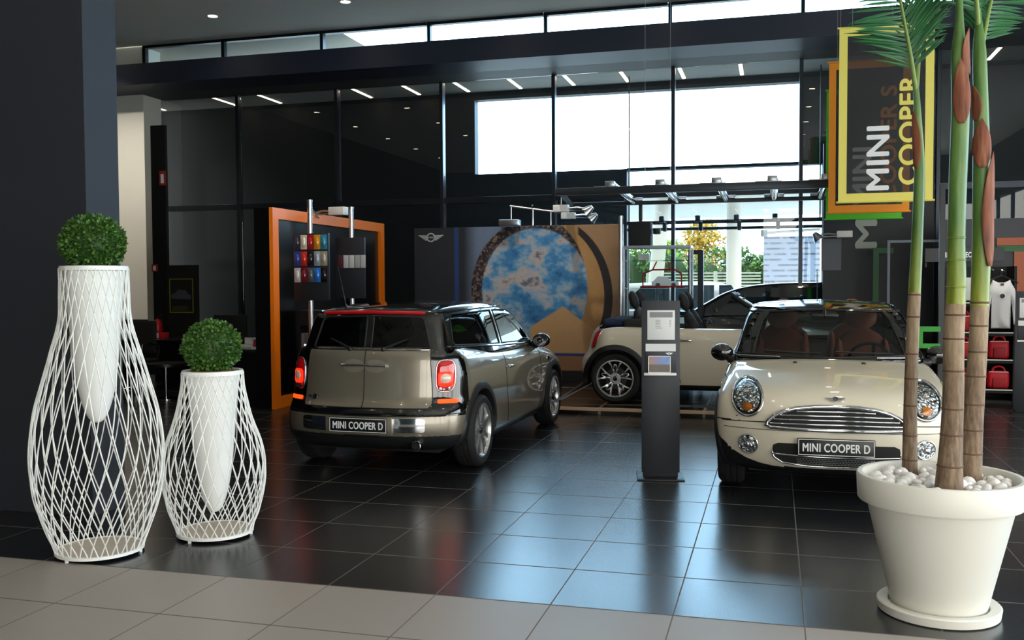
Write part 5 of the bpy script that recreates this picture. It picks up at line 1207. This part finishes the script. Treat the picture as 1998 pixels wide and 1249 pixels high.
# ------------------------------------------------------------------ right hand wall, frames and shop corner
xa, xz = onY(1606, 400, 11.25).x, onY(1822, 400, 11.25).x
struct('wall_logo', MB().rng((xa, 11.22, 0), (xz, 11.36, 3.75), .003), mat('logo_wall', '#191d25', .5, noise=.05, nscale=3), 20)
q0, q1 = onY(1668, 485, 11.2), onY(1712, 428, 11.2)
o = text('M', q1.z-q0.z, q1.x-q0.x, 'wall_letter', mat('wall_letter', '#b9c2b8', .5), None, frameM(((q0.x+q1.x)/2, 11.215, (q0.z+q1.z)/2), (0, 0, 1), (-1, 0, 0)), .012); tag(o, 'large pale letter M turned sideways on the dark wall', 'letter')
o = MB().box((0, 0, 0), (.30, .02, .5), .004).build('wall_panel', mat('dim_panel', '#4c525c', .4), None, 20, loc=onY(1622, 497, 11.19)); tag(o, 'small grey panel on the dark wall left of the letter', 'panel')
spot_head('wall_spotlight', 'white box spotlight low on the dark wall under the banners', onY(1648, 457, 10.7), PI, .6, 1.0)
def outline(name, label, Y, x0, y0, x1, y1, m, t=.04, sides='ltrb', cat='frame'):
    a, b = onY(x0, y0, Y), onY(x1, y1, Y); g = MB()
    if 'l' in sides: g.rng((0, 0, b.z-a.z), (t, .03, 0))
    if 'r' in sides: g.rng((b.x-a.x-t, 0, b.z-a.z), (b.x-a.x, .03, 0))
    if 't' in sides: g.rng((t if 'l' in sides else 0, 0, -t), (b.x-a.x-(t if 'r' in sides else 0), .03, 0))
    if 'b' in sides: g.rng((t if 'l' in sides else 0, 0, b.z-a.z), (b.x-a.x-(t if 'r' in sides else 0), .03, b.z-a.z+t))
    o = g.build(name, m, None, 0, loc=a); return tag(o, label, cat)
outline('wall_outline', 'thin grey outline frame on the wall behind the palm stems', 9.9, 1732, 469, 1850, 760, mat('grey_outline', '#6e7684', .5), .035, 'lt')
outline('wall_outline', 'dark green corner outline beside the sideways letter', 10.6, 1704, 484, 1742, 640, mat('deep_green', '#1d5a28', .5), .08, 'lt')
Yg = 7.4; a = onY(1792, 637, Yg); b = onY(1835, 680, Yg)
root = thing('green_frame', 'bright green open frame stand by the cream hatchback mirror', 'frame', (a.x, Yg, 0)); g = MB(); W = b.x-a.x; zt, zb_ = a.z, b.z
for q in (((0, 0, zb_), (W, .03, zb_+.055)), ((0, 0, zt-.06), (W, .03, zt)), ((0, 0, zb_+.055), (.05, .03, zt-.06))): g.rng(*q)
g.build('frame', GREEN, root, 0); MB().rng((W-.02, .031, 0), (W+.04, .07, 2.7), .003).build('post', FR, root, 20)
# shop backdrop
Ysh = 9.55
a, b = onY(1838, 440, Ysh), onY(2060, 440, Ysh)
SH = NG('shop_backdrop', .5); xo = a.x
SH.color(SH.mix(SH.step(SH.Z, 2.0, .01), '#22252c', '#2b2e37'))
struct('wall_shop', MB().rng((a.x, Ysh, 0), (8.5, Ysh+.1, 2.42), .003), SH.m, 20)
def slab(name, label, Y, x0, y0, x1, y1, m, cat, th=.02):
    a, b = onY(x0, y0, Y), onY(x1, y1, Y); o = MB().rng((0, 0, b.z-a.z), (b.x-a.x, th, 0)).build(name, m, None, 0, loc=a); return tag(o, label, cat)
OB = mat('terracotta_band', '#a5532c', .5)
slab('wall_band', 'terracotta coloured horizontal band above the hanging shirt', Ysh-.03, 1945, 464, 2060, 478, OB, 'wall graphic'); slab('wall_band', 'dark green horizontal band under the terracotta one', Ysh-.03, 1945, 479, 2060, 490, mat('deep_green', '#1d5a28', .5), 'wall graphic'); slab('wall_band', 'terracotta coloured upright panel right of the hanging shirt', Ysh-.03, 1979, 491, 2060, 640, OB, 'wall graphic')
# shelf unit
Yf = 9.0
a, b = onY(1842, 500, Yf), onY(1985, 500, Yf); W = b.x-a.x
root = thing('shelf_unit', 'black shop shelf unit with white edged shelves', 'shelf', (a.x, Yf, 0)); Hs = onY(1900, 520, Yf).z
MB().rng((0, .42, 0), (W, .46, Hs)).build('back_panel', BLACKM, root, 0); MB().rng((0, 0, 0), (.03, .419, Hs)).build('side_panel', BLACKM, root, 0); MB().rng((W-.03, 0, 0), (W, .419, Hs)).build('side_panel', BLACKM, root, 0)
zs_ = [onY(1900, y, Yf).z for y in (759, 701, 648, 590)]
for z in zs_: sh = MB().rng((.031, .01, z-.05), (W-.031, .419, z)).build('shelf_board', BLACKM, root, 0); MB().rng((.031, .0, z-.014), (W-.031, .0099, z)).build('shelf_edge', WHITE, sh, 0)
MB().rng((.031, .02, 0), (W-.031, .4, .03)).build('plinth', BLACKM, root, 0)
q0, q1 = onY(1838, 492, Yf-.01), onY(1921, 502, Yf-.01)
root = thing('shop_sign', 'dark fascia sign with small white lettering over the shelves', 'sign', ((q0.x+q1.x)/2, Yf+.04, (q0.z+q1.z)/2)); MB().rng((-.45, 0, -.09), (.5, .03, .09), .003).build('fascia', BLACK, root, 20); text('MINI COLLECTION', q1.x-q0.x, q0.z-q1.z, 'lettering', LETW, root, frameM((0, -.001, 0), (1, 0, 0), (0, 0, 1)), .004)
MB().rng((-.42, .2, Hs-(q0.z+q1.z)/2-.001), (-.4, .22, -.09)).build('support', BLACK, root, 0)
def bag(label, px0, px1, py0, py1, Y, zb_):
    a, b = onY(px0, py0, Y), onY(px1, py1, Y); W, H = b.x-a.x, a.z-b.z; root = thing('sports_bag', label, 'bag', ((a.x+b.x)/2, Y+.16, zb_+.001))
    MB().box((0, 0, H*.4), (W, .26, H*.8), .05, None, 3).build('body', RED, root, 40); MB().box((.0, -.135, H*.28), (W*.55, .03, H*.42), .012, None, 2).build('front_pocket', mat('red_fabric_dark', '#a50d1c', .6), root, 40)
    MB().tube(catmull([(-W*.3, -.1, H*.66), (-W*.22, -.1, H*.9), (0, -.1, H*.98), (W*.22, -.1, H*.9), (W*.3, -.1, H*.66)], 5), .014, 8).build('handle', RED, root); MB().rng((-W*.42, -.132, H*.73), (W*.42, -.128, H*.76)).build('zip', WHITE, root, 0); return root
bag('red sports bag on the middle shelf at the right, under the shirt', 1930, 1972, 653, 700, Yf, zs_[1]); bag('red sports bag with raised handle on the bottom shelf at the right', 1928, 1972, 712, 758, Yf, zs_[0]); bag('red bag on the bottom shelf at the left, behind the palm stems', 1866, 1898, 718, 758, Yf, zs_[0]); bag('red bag on the middle shelf at the left, behind the palm stems', 1868, 1898, 656, 700, Yf, zs_[1]); bag('small red bag on the third shelf up at the left, behind the palm stems', 1868, 1898, 606, 647, Yf, zs_[2])
a = onY(1862, 537, Yf); o = MB().box((.12, .1, .16), (.26, .16, .3), .006).build('carton_box', PAPER, None, 20, loc=(a.x, Yf+.05, zs_[3]+.012)); tag(o, 'white carton on the top shelf behind the palm stems', 'box')
# shirt on its hanger
Yt = 8.85; c = onY(1953, 600, Yt); zt = onY(1953, 546, Yt).z; zb_ = onY(1953, 641, Yt).z; wv = (onY(1984, 600, Yt).x-onY(1922, 600, Yt).x)/2
root = thing('hanging_shirt', 'white long sleeved shirt with small dark emblem on a hanger', 'shirt', (c.x, Yt, zb_)); H = zt-zb_
pol = [(-.10, H), (-.04, H-.035), (.04, H-.035), (.10, H), (wv*.62, H*.94), (wv*.86, H*.80), (wv*1.0, H*.42), (wv*1.05, H*.10), (wv*.80, H*.08), (wv*.70, H*.45), (wv*.60, H*.66), (wv*.60, 0), (-wv*.62, .0), (-wv*.60, H*.66), (-wv*.70, H*.45), (-wv*.80, H*.08), (-wv*1.05, H*.10), (-wv*1.0, H*.42), (-wv*.86, H*.80), (-wv*.62, H*.94)]
bm = bmesh.new(); n_ = len(pol)
V2, E2, F2, *_x = delaunay_2d_cdt([Vector(p) for p in pol]+[Vector((x, z)) for x in np.arange(-wv, wv, .03) for z in np.arange(.02, H-.05, .03) if inpoly([x], [z], pol)[0]], [(i, (i+1) % n_) for i in range(n_)], [list(range(n_))], 1, 1e-6)
VV = [tuple(v) for v in V2]; dd, _a, _b2 = nearest(np.array([v[0] for v in VV]), np.array([v[1] for v in VV]), np.array(pol))
th = .012+.05*np.sqrt(np.clip(dd/.12, 0, 1)); fold = [.010*math.sin(v[0]*38+2*math.sin(v[1]*6)) for v in VV]
g = MB(); nv = len(VV); g.add([(v[0], -t-f*(t > .03), v[1]) for v, t, f in zip(VV, th, fold)]+[(v[0], t*.5, v[1]) for v, t in zip(VV, th)], [tuple(f) for f in F2]+[tuple(nv+i for i in reversed(f)) for f in F2]+[(i, nv+i, nv+(i+1) % n_, (i+1) % n_) for i in range(n_)])
g.build('cloth', mat('shirt_cotton', '#e8e8ea', .8), root, 60); MB().lathe([(.0001, 0), (.028, 0), (.028, .006), (.0001, .006)], 20, M=Matrix.Translation((0, -.075, H*.67)) @ Matrix.Rotation(PI/2, 4, 'X')).build('emblem', BLACK, root)
MB().rng((-.02, -.05, H-.075), (.02, -.045, H-.045)).build('neck_label', BLACK, root, 0)
hg = thing('clothes_hanger', 'black clothes hanger with steel hook holding the white shirt', 'hanger', (c.x, Yt, zt)); MB().tube(catmull([(-.19, 0, -.04), (-.05, 0, .03), (0, 0, .045), (.05, 0, .03), (.19, 0, -.04)], 5), .012, 8).build('bar', BLACK, hg); MB().tube(catmull([(0, 0, .045), (0, 0, .09), (.025, 0, .12), (.045, 0, .10)], 5), .005, 8).build('hook', CHROME, hg)
rl = MB().cyl((c.x, Yt-.03, zt+.125), (c.x, Yf+.42, zt+.125), .008, n=10).cyl((c.x, Yf+.41, Hs-.01), (c.x, Yf+.41, zt+.13), .008, n=10).build('hanging_rail', CHROME, None); tag(rl, 'short chrome rail the shirt hanger hooks on', 'rail')
# ------------------------------------------------------------------ outside: canopy, fence, planting, cars
CONC = mat('white_render', '#d8d5cc', .8, noise=.05, nscale=1)
YCn = 19.0; xs0, xs1 = -9, 12
za = onY(1400, 374, YCn).z; zb_ = onY(1400, 354, YCn).z
root = thing('forecourt_canopy', 'pale curved canopy roof over the forecourt outside', 'canopy', (1.5, YCn, za))
g = MB(); vs = []; N = 30
for i in range(N+1):
    x = -11+24*i/N; bow = -.0022*(x-1)**2
    for (yy, zz_) in ((0, 0), (0, zb_-za), (9, zb_-za), (9, 0)): vs.append((x, yy, zz_+bow))
g.add(vs, [(i*4+k, i*4+(k+1) % 4, i*4+4+(k+1) % 4, i*4+4+k) for i in range(N) for k in range(4)]+[(0, 1, 2, 3), (N*4, N*4+3, N*4+2, N*4+1)]); g.build('roof_slab', CONC, root, 30)
for px in (1268, 1432):
    q = onD(px, 480, 24.5); MB().cyl((q.x-1.5, q.y-YCn, -za-.02), (q.x-1.5-(-.35 if px < 1300 else 0), q.y-YCn, .01), .19, n=24).build('column', CONC, root)
def fence(label, D, px0, px1, py0, py1, n):
    a, b = onD(px0, py0, D), onD(px1, py0, D*1.0); zt = a.z; root = thing('slat_railing', label, 'railing', (a.x, a.y, -.02)); v = Vector((b.x-a.x, b.y-a.y, 0)); rz = math.atan2(v.y, v.x); root.rotation_euler.z = rz; L = v.length; zb_ = onD(px0, py1, D).z+.02
    WR = mat('cream_railing', '#dcd6bf', .6); zt += .02
    for k in range(n): z = zb_+(zt-zb_)*k/(n-1); MB().rng((0, -.02, z-.03), (L, .02, z+.012)).build('slat', WR, root, 0)
    for k in range(int(L//2.2)+1): MB().rng((min(k*2.2, L-.1), .021, 0), (min(k*2.2, L-.1)+.1, .1, zt+.05)).build('post', WR, root, 0)
fence('cream slatted railing in front of the hedge outside', 31, 1262, 1484, 533, 612, 14)
rdo = random.Random(11)
def bush(name, label, cat, c, rad, n, leafs, mats, seed, trunk=0, lift=0):
    rd = random.Random(seed); root = thing(name, label, cat, c); g = MB(); lumps = []
    for k in range(max(5, int(n/260))): lumps.append((Vector((rd.uniform(-.7, .7)*rad[0], rd.uniform(-.6, .6)*rad[1], rd.uniform(.15, .85)*rad[2]*2)), rd.uniform(.3, .5)*min(rad[0], rad[2])*1.3))
    for k in range(n):
        c0, r0 = lumps[rd.randrange(len(lumps))]; d = Vector((rd.gauss(0, 1), rd.gauss(0, 1), rd.gauss(0, 1))).normalized(); p = c0+d*r0*rd.uniform(.6, 1.05)
        if p.z < 0: p.z = -p.z*.5
        dd = (d+Vector((rd.uniform(-1, 1), rd.uniform(-1, 1), rd.uniform(-1, 1)))).normalized(); s = dd.orthogonal().normalized(); s.rotate(Matrix.Rotation(rd.uniform(0, 6), 3, dd)); L = leafs*rd.uniform(.7, 1.3)
        p = p+Vector((0, 0, lift))
        g.cur = rd.randrange(len(mats)); g.add([p, p+dd*L*.5+s*L*.3, p+dd*L, p+dd*L*.5-s*L*.3], [(0, 1, 2, 3)])
    g.build('foliage', mats, root, 0, fix=False)
    if trunk: MB().tube([(0, 0, 0), (0, 0, trunk)], [.16, .1], 10).build('trunk', mat('tree_trunk', '#5a4a3a', .9), root)
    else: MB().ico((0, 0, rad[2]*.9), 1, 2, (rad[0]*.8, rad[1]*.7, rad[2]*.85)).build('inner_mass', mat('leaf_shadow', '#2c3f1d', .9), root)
    return root
HG = [mat('hedge_leaf_a', '#3f6423', .6), mat('hedge_leaf_b', '#587a2c', .6), mat('hedge_leaf_c', '#2f4f1e', .6)]
YG = [mat('autumn_leaf_a', '#c49a2a', .6), mat('autumn_leaf_b', '#a8862c', .6), mat('autumn_leaf_c', '#8c8a30', .6)]
LG = [mat('light_leaf_a', '#7f9a3a', .6), mat('light_leaf_b', '#93ab4a', .6), mat('light_leaf_c', '#5f8030', .6)]
def top_z(y, D): return 1.586+(551-y)*D/FPX
for k, (px, yt, rx, lb) in enumerate(((1240, 468, 1.0, 'at the left behind the showcase'), (1305, 474, 1.05, 'behind the showcase right edge'), (1372, 488, 1.05, 'behind the left forecourt column'), (1440, 482, 1.05, 'behind the right forecourt column'), (1508, 486, 1.1, 'behind the printed billboard edge'))):
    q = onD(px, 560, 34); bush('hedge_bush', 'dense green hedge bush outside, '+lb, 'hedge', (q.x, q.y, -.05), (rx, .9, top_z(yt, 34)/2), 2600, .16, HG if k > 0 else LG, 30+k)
q = onD(1374, 560, 38); bush('autumn_tree', 'yellow leaved tree rising behind the hedge outside', 'tree', (q.x, q.y, -.05), (1.0, .9, .85), 2400, .15, YG, 51, 2.6, lift=2.15)
q = onD(1290, 560, 37); bush('pale_tree', 'pale green tree left of the yellow one', 'tree', (q.x, q.y, -.05), (.9, .8, .6), 1700, .15, LG, 53, 2.4, lift=2.1)
# printed billboard
a, b = onD(1490, 462, 27), onD(1598, 600, 27)
g = NG('billboard_print', .6)
ln = g.op('MULTIPLY', g.step(g.op('FRACT', g.op('MULTIPLY', g.Z, 6.5)), .66, .02), g.step(g.noise(g.comb(g.op('MULTIPLY', g.X, 3), g.op('FLOOR', g.op('MULTIPLY', g.Z, 6.5)), 0), 1.0, 2), .46, .05))
bo = g.op('SUBTRACT', 1.0, g.step(g.Z, .75, .02)); cars_ = g.op('MULTIPLY', g.step(g.noise(g.comb(g.X, g.Z, 0), 7, 3), .55, .03), g.op('MULTIPLY', g.step(g.Z, .45, .02), bo))
g.color(g.mix(cars_, g.mix(g.op('MULTIPLY', ln, .8), g.mix(bo, '#9fb2cf', '#c6ccd4'), '#3c4a66'), '#3a3c42'))
root = thing('billboard', 'large pale blue printed billboard standing outside at the right', 'billboard', ((a.x+b.x)/2, a.y, b.z)); W, H = b.x-a.x, a.z-b.z
MB().rng((-W/2, 0, 0), (W/2, .06, H), .01).build('printed_face', g.m, root, 20)
for sg in (-1, 1): MB().rng((sg*W*.4-.05, .07, -b.z-.02), (sg*W*.4+.05, .17, H)).build('post', STEEL, root, 0)
MB().box((-W/2+.02, 0, H+.1), (.2, .2, .2), .02).tube([(-W/2, 0, H+.1), (W/2, 0, H+.18)], .04, 8).build('top_rail', STEEL, root)
# parked cars: simple saloons shaped from side outlines
def parked(label, loc, rz, m, prof, gh, w_, wb):
    root = thing('parked_car', label, 'car', loc, rz); pr = catmull(prof, 5, True); gg = catmull(gh, 5, True)
    b = MB(); n = len(pr); cx_ = sum(p[0] for p in pr)/n; cz_ = sum(p[1] for p in pr)/n; vs = []; rows = []
    for (y, s) in ((-w_, .90), (-w_*.97, .965), (-w_*.8, 1), (w_*.8, 1), (w_*.97, .965), (w_, .90)): rows.append([(cx_+(p[0]-cx_)*s, y, cz_+(p[1]-cz_)*s) for p in pr])
    b.add(sum(rows, []), [(i*n+k, i*n+(k+1) % n, (i+1)*n+(k+1) % n, (i+1)*n+k) for i in range(5) for k in range(n)]+[tuple(range(n)), tuple(5*n+k for k in range(n))[::-1]]); b.build('body', m, root, 50)
    c = MB(); n = len(gg); zt = max(p[1] for p in gg); zb_ = min(p[1] for p in gg); rows = []
    cx_ = sum(p[0] for p in gg)/n; cz_ = (zt+zb_)/2
    for (q, s) in ((-1, .9), (-.96, .97), (-.8, 1), (.8, 1), (.96, .97), (1, .9)): rows.append([(cx_+(p[0]-cx_)*s, q*w_*(.95-.22*(p[1]-zb_)/(zt-zb_)), cz_+(p[1]-cz_)*s) for p in gg])
    c.add(sum(rows, []), [(i*n+k, i*n+(k+1) % n, (i+1)*n+(k+1) % n, (i+1)*n+k) for i in range(5) for k in range(n)]+[tuple(range(n)), tuple(5*n+k for k in range(n))[::-1]]); c.build('cabin', m, root, 50)
    # side glass follows the leaning cabin side
    for sg in (-1, 1):
        def sp_(u, z, o): return (u, sg*(w_*(.95-.22*(z-zb_)/(zt-zb_))+o), z)
        x0, x1 = min(p[0] for p in gg), max(p[0] for p in gg); zl, zh = zb_+.06, zt-.09
        for (ua, ub, uc, ud) in ((.10, .42, .42, .26), (.45, .68, .68, .45), (.71, .88, .78, .71)):
            X = lambda t: x0+(x1-x0)*t
            MB().add([sp_(X(ua), zl, .006), sp_(X(ub), zl, .006), sp_(X(uc), zh, .006), sp_(X(ud), zh, .006), sp_(X(ua), zl, -.01), sp_(X(ub), zl, -.01), sp_(X(uc), zh, -.01), sp_(X(ud), zh, -.01)], [(0, 1, 2, 3), (7, 6, 5, 4), (0, 4, 5, 1), (1, 5, 6, 2), (2, 6, 7, 3), (3, 7, 4, 0)]).build('side_window', mat('parked_glass', '#10171a', .05, coat=1), root, 0)
        for xw in (-wb/2, wb/2):
            wl = MB().lathe([(.0001, -.1), (.30, -.1), (.32, -.07), (.32, .07), (.30, .1), (.0001, .1)], 28, (xw, sg*(w_-.09), .32), 'y').build('wheel', TYRE, root, 40); MB().lathe([(.0001, .105*sg), (.2, .103*sg), (.21, .095*sg)], 24, (xw, sg*(w_-.09), .32), 'y').build('hub_cap', ALLOY, wl, 40)
        MB().box((min(p[0] for p in pr)+.08, sg*(w_-.14), .86), (.12, .16, .16), .03).build('tail_lamp', mat('parked_tail_red', '#a01418', .25), root)
        MB().box((max(p[0] for p in pr)-.1, sg*(w_-.18), .70), (.12, .24, .14), .04).build('headlamp', REFL, root)
    return root
lowp_ = [(-2.1, .3), (-2.15, .6), (-2.1, .92), (-1.6, 1.0), (0, .98), (1.1, .95), (1.8, .82), (2.15, .66), (2.2, .4), (2.1, .25), (0, .22), (-1.9, .24)]
hat = [(-2.05, .9), (-1.75, 1.25), (-1.2, 1.46), (-.3, 1.52), (.4, 1.46), (1.15, 1.0), (1.25, .9), (0, .86)]
van = [(-2.1, .9), (-2.05, 1.38), (-1.9, 1.54), (-.5, 1.6), (.5, 1.56), (1.2, 1.12), (1.4, .92), (0, .86)]
q = onD(1395, 600, 21.5); parked('silver grey people carrier parked outside, seen behind the open-top car', (q.x-.3, q.y, 0), .05, mat('parked_silver', '#8f9498', .3, .6, coat=1), lowp_, van, .86, 2.7)
q = onD(1505, 600, 16.0); parked('dark metallic hatchback parked outside, nearest the glass', (q.x+.8, q.y, .06), .02, mat('parked_black', '#23272b', .22, .5, coat=1), lowp_, hat, .86, 2.6)
q = onD(1290, 600, 25); parked('pale car parked outside behind the showcase', (q.x, q.y, 0), .1, mat('parked_pale', '#c9ccce', .3, .3, coat=1), lowp_, hat, .86, 2.6)
# outside light rail
ra_, rb_ = onY(1222, 436, 12.2), onY(1606, 428, 12.2)
root = thing('outside_light_rail', 'thin double rail with black spotlights outside the glass', 'light rail', (ra_.x, 12.2, ra_.z)); L = rb_.x-ra_.x
MB().cyl((0, 0, 0), (L, 0, 0), .035, n=12).build('upper_rail', BLACK, root); MB().cyl((0, .1, -.11), (L, .1, -.11), .028, n=12).build('lower_rail', BLACK, root)
for px in (1292, 1362, 1437, 1512):
    x = onY(px, 432, 12.2).x-ra_.x; MB().box((x, -.06, .05), (.09, .12, .12), .02).box((x+.05, -.06, -.08), (.07, .1, .16), .02).build('spotlight', BLACK, root)
for x in (0.05, L-.05): MB().cyl((x, 0, 0), (x, 0, ZH+.05-ra_.z), .012, n=8).build('hanger', BLACK, root)
